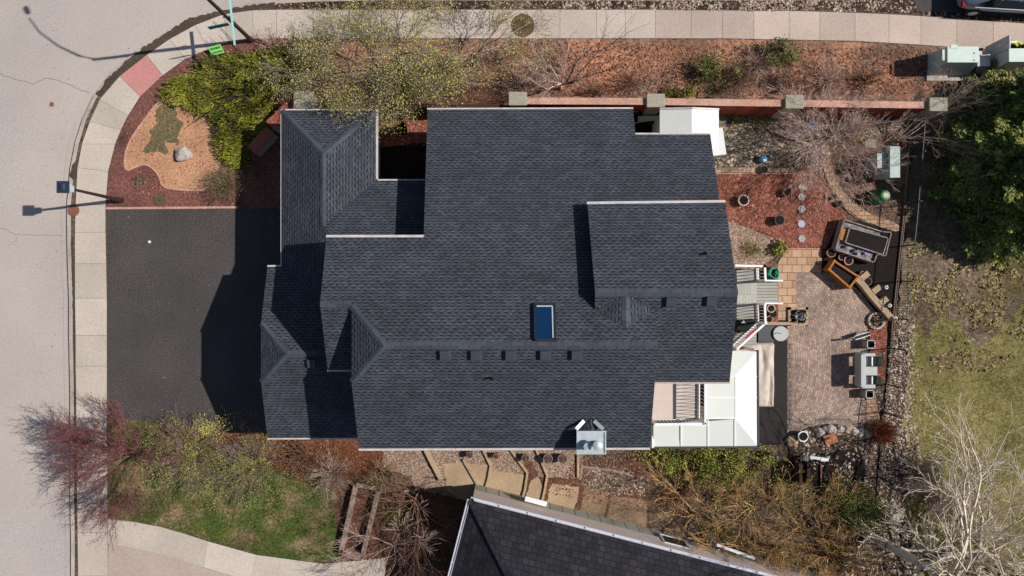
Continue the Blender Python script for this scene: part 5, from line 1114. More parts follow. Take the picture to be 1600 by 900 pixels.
# ------------------------------------------------------------------ deck with stairs and white railings
dk = thing('deck', 'pale grey deck with steps and white railings at the back door', 'deck', P(1180, 460)); zd = 1.15
pxbox(1120, 421, 1182, 540, zd-.16, zd).build('floor', M['deck'], dk)
pxbox(1120, 441, 1182, 474, zd+.002, zd+.02).build('doorway_boards', M['deckplain'] if 'deckplain' in M else M['deck'], dk)
for i in range(4): 
    x0 = 1182+i*8.2; z = zd-.23*(i+1); pxbox(x0-1, 441, x0+8.6, 474, z-.05, z).build('step', M['deck'], dk); pxbox(x0-1, 441, x0, 474, z-.05, z+.2).build('riser', M['deck'], dk)
def rail(pts, hh, par, z, sp=.13, m1='white2', bw_=.03):
    """pts: photo points of the rail top, at height z+hh"""
    g = [P(x, y, z+hh) for x, y in pts]; mt = MB(); ml = MB(); mb = MB(); mp = MB()
    for a, b in zip(g[:-1], g[1:]):
        mt.bar(a, b, .09, .05); L_ = (b-a).length; n = max(2, int(L_/sp)); lo = Vector((0, 0, hh-.1)); ml.bar(a-lo, b-lo, .05, .05)
        for i in range(1, n): q = a+(b-a)*i/n; mb.box((q.x, q.y, q.z-hh/2), (bw_, bw_, hh-.1))
    mt.build('top_rail', M[m1], par); ml.build('bottom_rail', M[m1], par); mb.build('balusters', M[m1], par)
    for p in g: MB().box((p.x, p.y, p.z-hh/2+.03), (.10, .10, hh+.08)).build('post', M[m1], par)
rail([(1150, 415), (1195, 416)], .95, dk, zd); rail([(1195, 416), (1196, 438)], .95, dk, zd); rail([(1183, 418), (1184, 438)], .2, dk, zd-.6)
rail([(1195, 476), (1196, 505), (1152, 545)], .95, dk, zd)
for y in (438.5, 474.0):
    A = P(1195, y, zd+.95); B = P(1222, y, .95); MB().bar(A, B, .06, .06).build('handrail', M['white2'], dk); MB().box((B.x, B.y, .48), (.08, .08, .96)).build('post', M['white2'], dk)
tw_ = setp(MB().slab([P(1164, 528, zd+.7), P(1180, 514, zd+.75), P(1183, 517, zd+.6), P(1168, 531, zd+.55)], .05).build('towel', M['magenta']), 'magenta towel hanging on the diagonal white stair rail', 'towel')

# ------------------------------------------------------------------ white patio cover and balcony
pc_ = thing('patio_cover', 'white panelled patio cover wrapping the beige balcony behind the house', 'patio cover', P(1100, 650)); zc_ = 2.5; zi = 2.78
def q4(pts): return [P(x, y, z) for x, y, z in pts]
m = MB()
IX, IY = 1149, 653
LE = [(1021, 698, zc_), (1184, 697, zc_), (IX, IY, zi), (1102, 654, zi), (1022, 664, zi)]
m.slab(q4([(1021, 698, zc_), (1184, 697, zc_), (IX, 655, zi), (1021, 664, zi)]), .05)
m.slab(q4([(1184, 697, zc_), (1183, 549, zc_), (IX, 587, zi), (IX, 655, zi)]), .05)
m.slab(q4([(1183, 549, zc_), (1130, 548, zc_), (1130, 587, zi), (IX, 587, zi)]), .05)
m.slab(q4([(IX, 655, zi), (IX, 587, zi), (1101, 587, zi), (1101, 655, zi)]), .05)
m.build('roof_panel', M['panelroof'], pc_)
m = MB()
def bar2(a, b, wd=.05, ht=.04): m.bar(P(*a)+Vector((0, 0, .01)), P(*b)+Vector((0, 0, .01)), wd, ht)
for x in (1064, 1106, 1148): bar2((x, 663 if x < 1100 else 655, zi), (x, 697, zc_))
for y in (588, 621, 653): bar2((1102, y, zi), (IX, y, zi))
bar2((IX, 587, zi), (IX, 655, zi), .03, .01)
for y in (588, 621): bar2((IX, y, zi), (1183, y, zc_), .03, .02)
bar2((1021, 664, zi), (1104, 664, zi)); bar2((1103, 597, zi), (1103, 655, zi), .05)
m.build('glazing_bar', M['white2'], pc_)
m = MB(); m.bar(P(1019, 699, zc_)+Vector((0, 0, -.02)), P(1186, 698, zc_)+Vector((0, 0, -.02)), .07, .12); m.bar(P(1185, 699, zc_)+Vector((0, 0, -.02)), P(1184, 547, zc_)+Vector((0, 0, -.02)), .07, .12); m.build('gutter', M['ventgrey'], pc_)
MB().bar(P(1019.5, 664, zc_), P(1019.5, 699, zc_), .09, .2).build('end_beam', M['white2'], pc_)
for px, py in ((1022, 696), (1184, 696), (1184, 550), (1104, 696)): q = P(px, py, zc_); MB().box((q.x-.05, q.y+.05, zc_/2-.05), (.12, .12, zc_-.1)).build('post', M['white2'], pc_)
bl = thing('balcony', 'pink beige balcony floor with boards and white railings under the eave', 'balcony', P(1060, 625)); zb = 2.85
pxbox(1018, 590, 1054, 660, zb-.15, zb+.012).build('floor', M['balcony'], bl); pxbox(1053.4, 590, 1057, 655, zb-.14, zb+.016).build('divider', M['tablegrey'], bl)
pxbox(1057, 590, 1090, 660, zb-.15, zb).build('boards', M['deck2'], bl); pxbox(1087, 590, 1089.5, 655, zb-.1, zb+.02).build('edge', M['tablegrey'], bl)
rail([(1102, 598), (1102, 661)], 1.0, bl, zb, .15, 'white2', .016); rail([(1024, 663), (1101, 662)], 1.0, bl, zb, .15, 'white2', .016)

# ------------------------------------------------------------------ timber frames and edging beside the house
rb = thing('raised_bed_frame', 'long tilted rectangle of weathered timbers at the lawn edge', 'raised bed', P(562, 812)); zf = .38
for (a, b) in (((555, 759), (532, 864)), ((592, 762), (566, 868)), ((556, 758), (595, 765)), ((531, 862), (562, 868))):
    n = 4 if abs(a[1]-b[1]) > 50 else 2
    MB().bar(P(*a, zf)+Vector((0, 0, -.2)), P(*b, zf)+Vector((0, 0, -.2)), .2, .38).build('timber', M['wood'], rb, bevel=.015)
def timber(pts, lb, z=.12, wd=.11, mat='tanwood'):
    g = [P(x, y) for x, y in pts]; o = MB().band(offset(g, wd/2), offset(g, -wd/2), .0, z).build('timber_edging', M[mat]); return setp(o, lb, 'edging', 'timber edgings between the houses')
timber([(666, 702), (676, 722), (690, 748)], 'thick curved timber edging at the left end of the gravel strip', .18, .2)
timber([(724, 717), (744, 752), (757, 776)], 'timber edging running diagonally across the beige slabs to the neighbour corner')
timber([(755, 702), (767, 727), (764, 745), (757, 770)], 'bent timber edging right of the first dark pot')
timber([(798, 702), (824, 738), (820, 765), (814, 785)], 'bent timber edging left of the middle dark pot')
timber([(838, 702), (855, 742), (851, 765), (845, 791)], 'bent timber edging left of the pair of blue grey pots')
timber([(903, 709), (903, 745)], 'short straight timber edging below the chimney')
timber([(907, 728), (960, 735), (985, 742)], 'faded edging strip in the brown mulch under the chimney', .07, .09, 'wood')
setp(MB().lathe(P(636, 766), [(.12, 0), (.11, .2), (.03, .22)], 12).build('tree_stump', M['tanwood']), 'small pale yellow cut stump near the timber frame', 'stump')
# rocks of the rock garden
rk = [(1280, 675, .26, 'tan rounded rock, left end of the rock row'), (1288, 671, .2, 'white rock second from the left in the rock row'), (1296, 671, .28, 'large white rock in the rock row above the terracotta slab'), (1312, 670, .2, 'narrow upright white rock in the middle of the rock row'), (1322, 671, .22, 'grey shaded rock in the rock row'), (1332, 673, .24, 'pale round rock, third from the right end of the rock row'), (1342, 676, .25, 'broad pale rock, second from the right end of the rock row'), (1354, 678, .24, 'pale rock at the right end of the rock row beside the rust coloured grass'), (1236, 689, .3, 'tan rock at the corner of the dark mat')]
for i, (px, py, s_, lb) in enumerate(rk): setp(rock(px, py, (s_, s_*.85), 'rock' if i not in (4, 8) else 'slab', seed=i+11, name='rock'), lb, 'rock', 'rocks in a row below the patio')
bk = thing('clay_slab', 'terracotta slabs leaning together among the pale stones', 'slab', P(1298, 688)); MB().slab([P(1286, 682, .3), P(1305, 675, .28), P(1310, 690, .1), P(1292, 697, .1)], .07).build('slab', M['terracotta'], bk); MB().slab([P(1286, 680, .1), P(1294, 677, .1), P(1297, 686, .34), P(1289, 688, .34)], .05).build('slab', M['potbrown'], bk)
bn = thing('bench', 'grey slatted bench standing in shade below the rock garden', 'bench', P(1258, 735))
for i in range(4): pxbox(1251+i*3.3, 713, 1253.6+i*3.3, 750, .42, .46).build('slat', M['wood2'] if 'wood2' in M else M['ventgrey'], bn)
for x in (1252, 1262):
    for y in (716, 746): pxbox(x-1, y-1, x+1, y+1, 0, .42).build('leg', M['blackmetal'], bn)
tb_ = thing('tall_post', 'rusty steel post with white box head beside the grey bench', 'post', P(1280, 750)); A = P(1281, 752, 0); B = P(1282, 720, 1.9)
MB().lathe((P(1276, 719).x, P(1276, 719).y, 0), [(.05, 0), (.045, 1.9)], 10).build('pole', M['rust'], tb_); MB().bar(P(1265, 714, 1.9), P(1294, 718, 1.9), .12, .12).build('head', M['galv'], tb_); MB().box(P(1288, 718, 1.93), (.32, .13, .1)).build('lamp', M['white'], tb_)
MB().bar((P(1281, 722).x, P(1281, 722).y, .1), (P(1281, 765).x, P(1281, 765).y, .12), .06, .08).build('beam', M['rust'], tb_)
for px, lb in ((1238, 'left dark timber post in the deep shade beside the mat'), (1250, 'right dark timber post in the deep shade by the grey bench')):
    q = P(px, 716); setp(MB().bar((q.x, q.y, .5), (P(px, 750).x, P(px, 750).y, .5), .14, .9).build('privacy_fence', M['darkwood']), lb, 'fence panel')
q = P(1208, 707); t = thing('garden_tap', 'pale blue garden tap standing in the yellow green ground cover', 'tap', q); MB().lathe(q, [(.025, 0), (.025, .6)], 8).build('pipe', M['galv'], t); MB().box(q+Vector((0, 0, .63)), (.16, .07, .07), rz=.6).build('handle', M['blueplastic'], t)
q = P(1193, 708); setp(MB().lathe(q, [(.12, 0), (.16, .3), (.13, .3), (.12, .1)], 14).build('bucket', M['potblack']), 'small dark bucket in the ground cover below the patio cover corner', 'bucket')
q = P(1400, 805); setp(MB().slab([P(1392, 796, .12), P(1406, 796, .12), P(1410, 805, .12), P(1404, 815, .12), P(1393, 815, .12)], .12).build('stone_slab', M['capstone'], bevel=.02), 'flat grey stone slab beside the fence under the pale trees', 'stone slab')

# ------------------------------------------------------------------ black metal fence along the back
fpts = [(1425, 170), (1421, 225), (1411, 345), (1400, 450), (1393, 520), (1388, 585), (1379, 645), (1376, 700), (1371, 760), (1366, 820), (1358, 885), (1345, 960)]
fn = thing('metal_fence', 'black metal picket fence running down the back yard', 'fence', P(1400, 450)); g = [P(x, y) for x, y in fpts]; fh = 1.25
rl = MB(); pk = MB()
for a, b in zip(g[:-1], g[1:]):
    for z in (.15, fh-.12): rl.bar(a+Vector((0, 0, z)), b+Vector((0, 0, z)), .025, .03)
    n = int((b-a).length/.115)
    for i in range(n): q = a+(b-a)*i/n; pk.box((q.x, q.y, fh/2+.02), (.013, .013, fh-.04))
rl.build('rail', M['blackmetal'], fn); pk.build('pickets', M['blackmetal'], fn)
tot = 0; L_ = []
for (px, py) in ((1424, 180), (1419, 245), (1413, 320), (1407, 385), (1401, 440), (1395, 498), (1390.5, 544), (1385, 600), (1379, 643), (1377, 684), (1372, 745), (1367, 805), (1360, 865)):
    q = P(px, py); MB().box((q.x, q.y, (fh+.1)/2), (.045, .045, fh+.1)).build('post', M['blackmetal'], fn)
ge = [P(x-1.5, y) for x, y in fpts[:5]]; setp(MB().band(offset(ge, .06), offset(ge, -.04), 0, .14).build('fence_board', M['tanwood2'] if 'tanwood2' in M else M['wood']), 'brown gravel board at the foot of the black fence', 'board')

# ------------------------------------------------------------------ trees and shrubs
def cloud(c, r, n, hollow=.0, flat=1.0, lump=.35, seed=0, thr=-.15):
    """points in an uneven crown volume, gathered in clumps"""
    c = Vector(c); out = []; sv = Vector((seed*7.7, seed*1.3, 0)); r = (r, r, r*flat) if not hasattr(r, '__len__') else r
    while len(out) < n:
        d = Vector((random.gauss(0, 1), random.gauss(0, 1), random.gauss(0, 1))).normalized(); t = random.random()**.45
        if t < hollow: continue
        t *= 1+lump*NZ.noise(d*1.8+sv)*1.6
        p = Vector((d.x*r[0]*t, d.y*r[1]*t, d.z*r[2]*t))
        if NZ.noise((c+p)*1.5+sv)+.6*NZ.noise((c+p)*4+sv) > thr: out.append(list(c+p))
    return np.array(out)
def tintof(C, sc=1.2, amp=.9, seed=0): return np.clip(np.array([.5+amp*NZ.noise(Vector(p)*sc+Vector((seed, 0, 0))) for p in C])+rng.normal(0, .16, len(C)), 0, 1)
def radial(C, c): d = C-np.array(list(c)); return unit(d)
def shrub(name, label, px, py, r, h, n, leafm, L=.10, Wd=.05, twigm='bark_brown', twigs=60, thr=-.15, lump=.35, cat='shrub', group=None, flat=None, seed=None, dj=1.0, hollow=0.0, ell=1.0, rotz=0):
    q = P(px, py); seed = seed if seed is not None else px*.013; t = thing(name, label, cat, q, group); c = q+Vector((0, 0, h*.5))
    if n:
        C = cloud(c, (r, r*ell, h*.55), n, hollow, lump=lump, seed=seed, thr=thr)
        if rotz:
            a = rotz; X = C[:, 0]-c.x; Y = C[:, 1]-c.y; C[:, 0] = c.x+X*math.cos(a)-Y*math.sin(a); C[:, 1] = c.y+X*math.sin(a)+Y*math.cos(a)
        C[:, 2] = np.maximum(C[:, 2], .05); leaves('foliage', C, L, Wd, M[leafm], t, radial(C, q), dj, tintof(C, 2.0, .8, seed), upb=.45)
    if twigs:
        out = []
        for i in range(twigs):
            a = random.uniform(0, 6.28); k = random.random()**.6; tip = q+Vector((math.cos(a)*r*k*1.05, math.sin(a)*r*ell*k*1.05, h*(1.05-.55*k)*random.uniform(.7, 1.1)))
            d = (tip-q); L_ = d.length; grow(q+Vector((math.cos(a)*.05, math.sin(a)*.05, 0)), d+Vector((0, 0, L_*.3)), L_*.55, .012, 2, 3, .45, -.03, .10, .62, 3, out, rmin=.004)
        segs('stems', out, M[twigm], t)
    return t
def bare(name, label, base, h0, limbs, mat, r0=.09, L0=2.0, depth=4, kids=3, spread=.6, up=.08, rmin=.006, wig=.16, leafm=None, nl=0, LL=.09, LW=.06, lean=(0, 0), cat='tree', group=None, shrink=.72, tilt=.9, dirs=None, jit=.10, fall=.62, steps=3):
    t = thing(name, label, cat, base, group); out = []; tips = []; top = base+Vector((lean[0], lean[1], h0))
    tr = []; pp = base
    for i in range(5): q = base+(top-base)*((i+1)/5)+Vector((random.gauss(0, .02), random.gauss(0, .02), 0)); tr.append((pp, q, r0*(1.15-.08*i), r0*(1.07-.08*i))); pp = q
    for i in range(limbs):
        if dirs: d = Vector(dirs[i % len(dirs)])
        else: a = 2*math.pi*(i+random.uniform(-.3, .3))/limbs; d = Vector((math.cos(a)*tilt, math.sin(a)*tilt, random.uniform(.35, 1.0)))
        grow(base+(top-base)*random.uniform(.65, 1), d, L0*random.uniform(.8, 1.2), r0*.6, depth, kids, spread, up, wig, shrink, steps, out, tips, rmin, fall)
    segs('trunk', tr, M[mat], t, n=7); segs('branches', out, M[mat], t)
    if leafm and nl:
        T = np.array([list(p) for p in tips]); ix = rng.integers(0, len(T), nl); C = T[ix]+rng.normal(0, jit, (nl, 3)); C[:, 2] = np.maximum(C[:, 2], .1)
        leaves('leaves', C, LL, LW, M[leafm], t, None, 1, tintof(C, 1.5, .8))
    return t
G3 = 'budding trees along the top pavement'
random.seed(11)
bare('budding_tree', 'budding yellow green tree at the left of the top row, nearest the garage', P(*dn(548, 118, 1.2)), 1.3, 7, 'bark_grey', .07, 1.5, 4, 4, .55, .05, .005, leafm='leaf_yellow', nl=9000, group=G3, lean=(.2, -.1), LL=.062, LW=.038, jit=.22)
bare('budding_tree', 'largest budding tree, pale forked limbs above the roof gap', P(*dn(628, 98, 1.2)), 1.4, 8, 'bark_grey', .085, 1.65, 4, 4, .55, .05, .005, leafm='leaf_yellow', nl=12500, group=G3, lean=(-.3, .2), LL=.062, LW=.038, jit=.22)
bare('budding_tree', 'budding tree with thinner foliage at the right of the top row', P(*dn(738, 88, 1.2)), 1.4, 7, 'bark_grey', .07, 1.5, 4, 4, .5, .05, .005, leafm='leaf_yellow', nl=6000, group=G3, LL=.07, LW=.042, jit=.20)
bare('bare_tree', 'bare purplish tree leaning over the pavement above the long roof', P(876, 138), .8, 7, 'bark_pink', .07, .95, 4, 3, .6, .04, .004, dirs=[(-1, .6, .8), (-.6, -.4, .7), (.2, 1, 1), (-.2, .5, 1.1), (-.9, 0, .6), (-.6, .8, .7), (.3, .1, 1)])
bare('bare_tree', 'dark bare limbs reaching from the orange bed onto the pavement', P(893, 130), .3, 3, 'bark_dark', .055, 1.6, 3, 3, .5, .02, .004, dirs=[(.8, 1.05, .6), (.75, .95, .5), (1, .22, .4)])
shrub('shrub', 'small bright green shrub in the orange bed, left of its darker pair', 1098, 112, .75, 1.0, 1500, 'leaf_green', twigs=20, lump=.6, thr=.0)
shrub('shrub', 'small dull green shrub right of the bright one in the orange bed', 1136, 116, .6, .8, 700, 'leaf_olive', twigs=20, lump=.6, thr=.0)
shrub('shrub', 'green shrub nearest the pavement in the orange bed', 1205, 88, .95, .9, 1700, 'leaf_green', twigs=20, lump=.7, thr=.05, ell=.6)
for px, py, lb in ((1048, 148, 'low green tuft against the brick wall, nearest the first visible pillar'), (1074, 146, 'brighter green tuft second from the pillar against the brick wall'), (1110, 148, 'low green tuft third from the pillar against the brick wall')): shrub('low_shrub', lb, px, py, .42, .5, 420, 'leaf_lime' if px == 1074 else 'leaf_green', twigs=10, thr=0, group='green tufts along the brick wall')
for px, py, r_, lb, mt in ((1150, 128, 1.1, 'brown leafless shrub between the green shrubs and brick wall', 'bark_brown'), (1226, 135, 1.0, 'dark leafless shrub by the second brick wall pillar', 'bark_brown'), (985, 132, .9, 'tangled leafless shrub left of the first brick pillar above the roof', 'bark_brown'), (930, 145, .8, 'leafless shrub against the wall above the long roof', 'bark_brown'), (815, 132, 1.0, 'purplish leafless shrub at the left pillar above the roof', 'bark_pink'), (1180, 105, .8, 'thin leafless shrub above the brown one in the orange bed', 'bark_pink'), (1290, 130, 1.2, 'leafless shrub right of the second brick pillar', 'bark_pink'), (1350, 128, 1.0, 'sparse leafless shrub near the transformer box shadow', 'bark_brown'), (870, 100, .8, 'reddish leafless shrub at the pavement edge', 'bark_brown')):
    shrub('bare_shrub', lb, px, py, r_, 1.0, int(r_*260), 'leaf_brown', .06, .03, mt, int(r_*46), thr=-.3, group='leafless shrubs in the orange bed')
# big pinkish twiggy bush in the back yard
random.seed(5)
bare('pink_bush', 'big pinkish grey bush of bare twigs inside the brick wall', P(1268, 230), .35, 15, 'bark_pink', .045, 1.3, 4, 4, .5, .05, .005, tilt=1.1, shrink=.68, cat='bush')
bare('pink_bush', 'bare pinkish twigs behind the brick wall corner, right half of the thicket', P(1300, 215), .3, 9, 'bark_pink', .04, 1.2, 4, 3, .5, .05, .005, tilt=1.1, shrink=.68, cat='bush')
bare('grey_bush', 'dark grey leafless branches sweeping right toward the conifer', P(1392, 222), .5, 7, 'bark_grey', .05, 1.6, 4, 3, .42, .05, .005, dirs=[(1, .35, .35), (1, .5, .5), (1, .1, .5), (.8, .7, .6), (1, .25, .7), (.4, .9, .6), (.9, .45, .2)], cat='bush')
shrub('shrub', 'dark evergreen shrub in the shade right of the red edged bed', 1330, 205, .7, .9, 500, 'leaf_olive', twigs=30, thr=0)
# conifers at the right edge
def conifer(label, px, py, r, h, n, seed):
    q = P(px, py); t = thing('conifer', label, 'conifer', q, 'conifers at the right edge'); out = [(q, q+Vector((0, 0, h*.95)), .18, .03)]; segs('trunk', out, M['bark_dark'], t, 8); C = []; D = []; br = []
    for k in range(int(34*h/6)):
        z = h*(.06+.9*(k/(34*h/6))); rr = r*(1-(z/h))**.8*random.uniform(.75, 1.15)
        for j in range(7):
            a = random.uniform(0, 6.28); d = Vector((math.cos(a), math.sin(a), random.uniform(-.15, .25))); s = q+Vector((0, 0, z)); e = s+d*rr; br.append((s, e, .03, .008))
            m_ = int(n/(238*h/6))
            for i in range(m_):
                u = random.random()**.6; p = s+(e-s)*u; side = Vector((-d.y, d.x, 0)); w_ = rr*.28*(1.1-u); p += side*random.gauss(0, w_)+Vector((0, 0, random.gauss(0, .05))); C.append(list(p)); D.append(list(d+side*random.gauss(0, .6)))
    C = np.array(C); segs('branches', br, M['bark_dark'], t); leaves('foliage', C, .19, .075, M['leaf_dark'], t, unit(np.array(D)), .35, tintof(C, 1.3, .8, seed), upb=.7); return t
conifer('broad dark conifer at the right edge above the lawn', 1532, 268, 3.3, 4.6, 46000, 1)
conifer('dark conifer behind the first one, at the upper right edge', 1560, 185, 2.7, 4.2, 26000, 4)
conifer('dark conifer reaching lowest at the right edge', 1572, 340, 2.9, 4.6, 30000, 7)
# juniper carpet at the corner
random.seed(9)
jn = thing('juniper', 'bright yellow green spreading juniper between the kerb corner and garage', 'juniper', P(400, 140)); C = []; D = []
def sprays(cx, cy, rx, ry, n, h):
    for _ in range(n):
        a = random.uniform(0, 6.28); t = random.random()**.5; px = cx+rx*t*math.cos(a); py = cy+ry*t*math.sin(a); q = P(px, py, h*(1-t*t*.8)*random.uniform(.6, 1)+.05)
        ang = math.atan2(-(py-105), (px-440))*.6+random.gauss(0, .45)+math.pi*.35; d = Vector((-abs(math.cos(ang))-.3, math.sin(ang)*.6-.35 if py > 150 else math.sin(ang)*.6-.1, .25)).normalized()
        k = 7
        for j in range(k): C.append(list(q+d*(.07*j)+Vector((random.gauss(0, .02), random.gauss(0, .02), 0)))); s = (1 if j % 2 else -1); D.append(list(d+Vector((-d.y, d.x, 0))*s*.5))
for a in ((400, 120, 60, 38, 520, .8), (330, 130, 62, 22, 300, .5), (290, 145, 34, 16, 130, .35), (385, 175, 48, 38, 420, .7), (370, 215, 26, 40, 240, .55), (350, 105, 40, 18, 170, .5), (430, 105, 30, 28, 200, .7), (375, 245, 16, 20, 80, .4), (330, 160, 30, 18, 140, .4)): sprays(*a)
C = np.array(C); leaves('foliage', C, .20, .05, M['leaf_juniper'], jn, unit(np.array(D)), .22, tintof(C, 1.6, .7, 3))
ou = []
for _ in range(60): a = random.uniform(2.2, 4.4); grow(P(420, 130, .1), (math.cos(a), math.sin(a)*.8, .12), random.uniform(1, 2.4), .03, 1, 2, .4, 0, .1, .6, 3, ou, rmin=.01)
segs('stems', ou, M['bark_dark'], jn)
shrub('juniper', 'darker juniper half under the budding tree beside the pavement', 470, 110, 1.5, .9, 2600, 'leaf_green', .16, .05, twigs=20, thr=-.1, cat='juniper', dj=.6)
shrub('juniper', 'dark evergreen mass below the largest budding tree', 650, 130, 1.9, .9, 2600, 'leaf_green', .14, .05, twigs=20, thr=-.02, cat='juniper', ell=.6)
shrub('juniper', 'dark green evergreen between the two right budding trees', 690, 105, 1.0, .9, 1200, 'leaf_dark', .14, .05, twigs=10, thr=-.05, cat='juniper')
shrub('bare_shrub', 'leafless brown shrub at the foot of the tall street light', 425, 74, .9, .8, 200, 'leaf_brown', .06, .03, 'bark_pink', 40, thr=-.3)
shrub('dry_shrub', 'round dead tan shrub on the chips beside the driveway', 356, 288, .95, .85, 900, 'leaf_tan', .16, .012, 'leaf_tan', 110, thr=-.4, dj=.4)
shrub('dry_tuft', 'small dry tuft on the maroon mulch above the lamp post', 222, 284, .38, .25, 260, 'leaf_tan', .10, .02, 'leaf_tan', 14, thr=-.4, cat='plant')
shrub('dry_tuft', 'dark dry tuft at the shaded garage corner', 402, 275, .45, .3, 200, 'leaf_tan', .12, .02, 'leaf_tan', 14, thr=-.4, cat='plant')
shrub('dry_tuft', 'small twiggy dark plant in the corner of the red bed', 385, 258, .5, .4, 160, 'leaf_olive', .10, .03, 'bark_dark', 24, thr=-.4, cat='plant')
# front left: maroon tree, olive shrub
random.seed(14)
mt_ = bare('maroon_tree', 'maroon leaved small tree spreading over the pavement and street', P(232, 702), .7, 14, 'bark_maroon', .045, 1.42, 4, 4, .42, .05, .005, leafm='leaf_maroon', nl=9000, LL=.055, LW=.035, jit=.07, dirs=[(-1, .35, .45), (-1, .1, .5), (-1, -.2, .5), (-.9, -.5, .5), (-.7, .6, .6), (-.6, -.8, .6), (-.2, .8, .8), (-.3, -.3, 1), (.3, .4, .8), (.2, -.5, .8), (-1, .0, .25), (.5, .1, .7), (-.3, .9, .5), (-.5, -.9, .4)])
shrub('olive_shrub', 'olive green shrub between the maroon tree and the driveway', 300, 708, 2.0, 1.2, 11500, 'leaf_olive', .07, .03, 'bark_grey', 150, thr=-.12, lump=.8)
shrub('olive_shrub', 'olive grey shrub below the garage corner', 398, 722, 1.9, 1.1, 8500, 'leaf_olive', .07, .03, 'bark_grey', 130, thr=-.12, lump=.8)
shrub('olive_shrub', 'small yellow green shrub at the driveway edge beside the garage shadow', 330, 668, .7, .8, 1000, 'leaf_yellow', .085, .045, 'bark_grey', 30, thr=-.15, lump=.5)
shrub('brown_shrub', 'dark brown leafless shrub under the garage eave', 478, 712, 1.15, .9, 1500, 'leaf_brown', .07, .035, 'bark_brown', 70, thr=-.25)
shrub('brown_shrub', 'pinkish brown shrub right of the dark one under the eave', 520, 738, 1.2, .8, 1300, 'leaf_tan', .07, .03, 'bark_pink', 80, thr=-.25)
shrub('brown_shrub', 'leafless shrub with green moss at the gravel edge', 598, 742, 1.0, .8, 700, 'leaf_olive', .07, .03, 'bark_brown', 80, thr=-.1)
# weeping twiggy tree by the neighbour
random.seed(23)
bare('weeping_tree', 'brown weeping tree of bare twigs hanging before the neighbour house', P(655, 765), 1.7, 14, 'bark_brown', .036, 1.5, 4, 3, .5, -.12, .005, dirs=[(.2, -1, .5), (.5, -1, .3), (-.2, -1, .3), (.7, -.7, .3), (-.6, -.9, .3), (.1, -.6, .7), (-1, -.5, .4), (-1, -.8, .2), (.4, -1.2, .1), (.1, -1.2, .1), (-.9, .2, .4), (-.3, .3, .8), (.8, -1, .2)], shrink=.75)
bare('weeping_tree', 'second bare brown tree with low twigs over the timber frame', P(618, 845), 0.7, 8, 'bark_pink', .026, 1.3, 4, 3, .5, -.02, .005, dirs=[(-1, .3, .4), (-1, 0, .4), (-1, -.3, .4), (.2, -1, .5), (.6, -.6, .6), (.7, .3, .6), (.1, .8, .6), (-.4, -.9, .4)])
bare('bare_tree', 'thin dark branched sapling across the gravel by the timber edging', P(600, 752), .3, 3, 'bark_dark', .05, 1.5, 3, 3, .4, .0, .004, dirs=[(1, -.08, .25), (1, .1, .4), (.8, -.2, .6)])
shrub('green_shrub', 'small green shrub under the weeping twigs', 618, 800, .7, .6, 700, 'leaf_green', .08, .04, twigs=20, thr=-.05)
# south side: ground cover, orange shrub, greens
gc = cloud(P(1110, 722, .3), (3.4, 1.0, .45), 9000, lump=.3, seed=3, thr=-.25); gc[:, 2] = np.abs(gc[:, 2]); t = thing('evergreen_hedge', 'yellow green leafy hedge along the lower edge of the patio cover', 'hedge', P(1110, 722)); leaves('foliage', gc, .10, .055, M['leaf_lime'], t, None, 1, tintof(gc, 1.3, .9, 2))
hs_ = [];
for _ in range(160): hs_.append((P(random.uniform(1020, 1200), random.uniform(708, 745), 0), P(random.uniform(1020, 1200), random.uniform(708, 745), .4), .008, .004))
segs('stems', [(a, a+Vector((random.gauss(0, .15), random.gauss(0, .15), .4)), c_, d_) for a, b, c_, d_ in hs_], M['bark_brown'], t)
random.seed(31)
for i, (px, py, nn, lb) in enumerate(((1085, 800, 8, 'orange brown bare bush nearest the neighbour wall'), (1175, 790, 8, 'orange brown bare bush in the middle of the side thicket'), (1245, 820, 8, 'orange brown bare bush right of centre in the side thicket'), (1150, 850, 8, 'lower orange brown bare bush behind the white tubular frame'), (1290, 865, 9, 'tawny bare bush by the fence at the lower edge'))):
    bare('orange_bush', lb, P(px, py), .3, nn, 'bark_orange', .04, 1.25, 4, 3, .55, .03, .005, leafm='leaf_olive', nl=900, LL=.06, LW=.035, jit=.12, cat='bush', group='orange brown bushes of the side thicket')
for px, py, r_, lb, mt, n_ in ((1140, 765, 1.3, 'dull green undergrowth below the hedge', 'leaf_olive', 2600), (1230, 765, 1.1, 'dull olive undergrowth left of the grey bench', 'leaf_olive', 2200), (1180, 880, 1.2, 'dark green undergrowth beside the neighbour roof corner', 'leaf_green', 2200), (1120, 835, 1.0, 'dark green undergrowth behind the white tubular frame', 'leaf_green', 1400), (1060, 760, 1.1, 'brownish undergrowth at the end of the slabs', 'leaf_brown', 1500), (1310, 830, 1.2, 'brown green undergrowth right of the side thicket', 'leaf_olive', 2000), (1230, 885, 1.3, 'olive undergrowth at the bottom edge', 'leaf_olive', 2200)):
    shrub('undergrowth', lb, px, py, r_, .6, n_, mt, .08, .04, twigs=30, thr=-.15, lump=.5, cat='shrub', group='undergrowth in the side thicket')
shrub('green_shrub', 'dense bright green shrub beside the fence below the bench', 1334, 786, 1.15, 1.3, 3800, 'leaf_green', .09, .045, twigs=20, thr=-.2, lump=.35)
shrub('green_shrub', 'darker green shrub left of the dense one, under the tall post', 1300, 765, .8, .7, 1300, 'leaf_green', .09, .045, twigs=20, thr=-.1, lump=.35)
shrub('ornamental_grass', 'rust coloured ornamental grass clump straddling the fence line', 1374, 672, .62, .7, 2600, 'leaf_rust', .22, .014, 'leaf_rust', 40, thr=-.6, cat='grass clump', dj=.35)
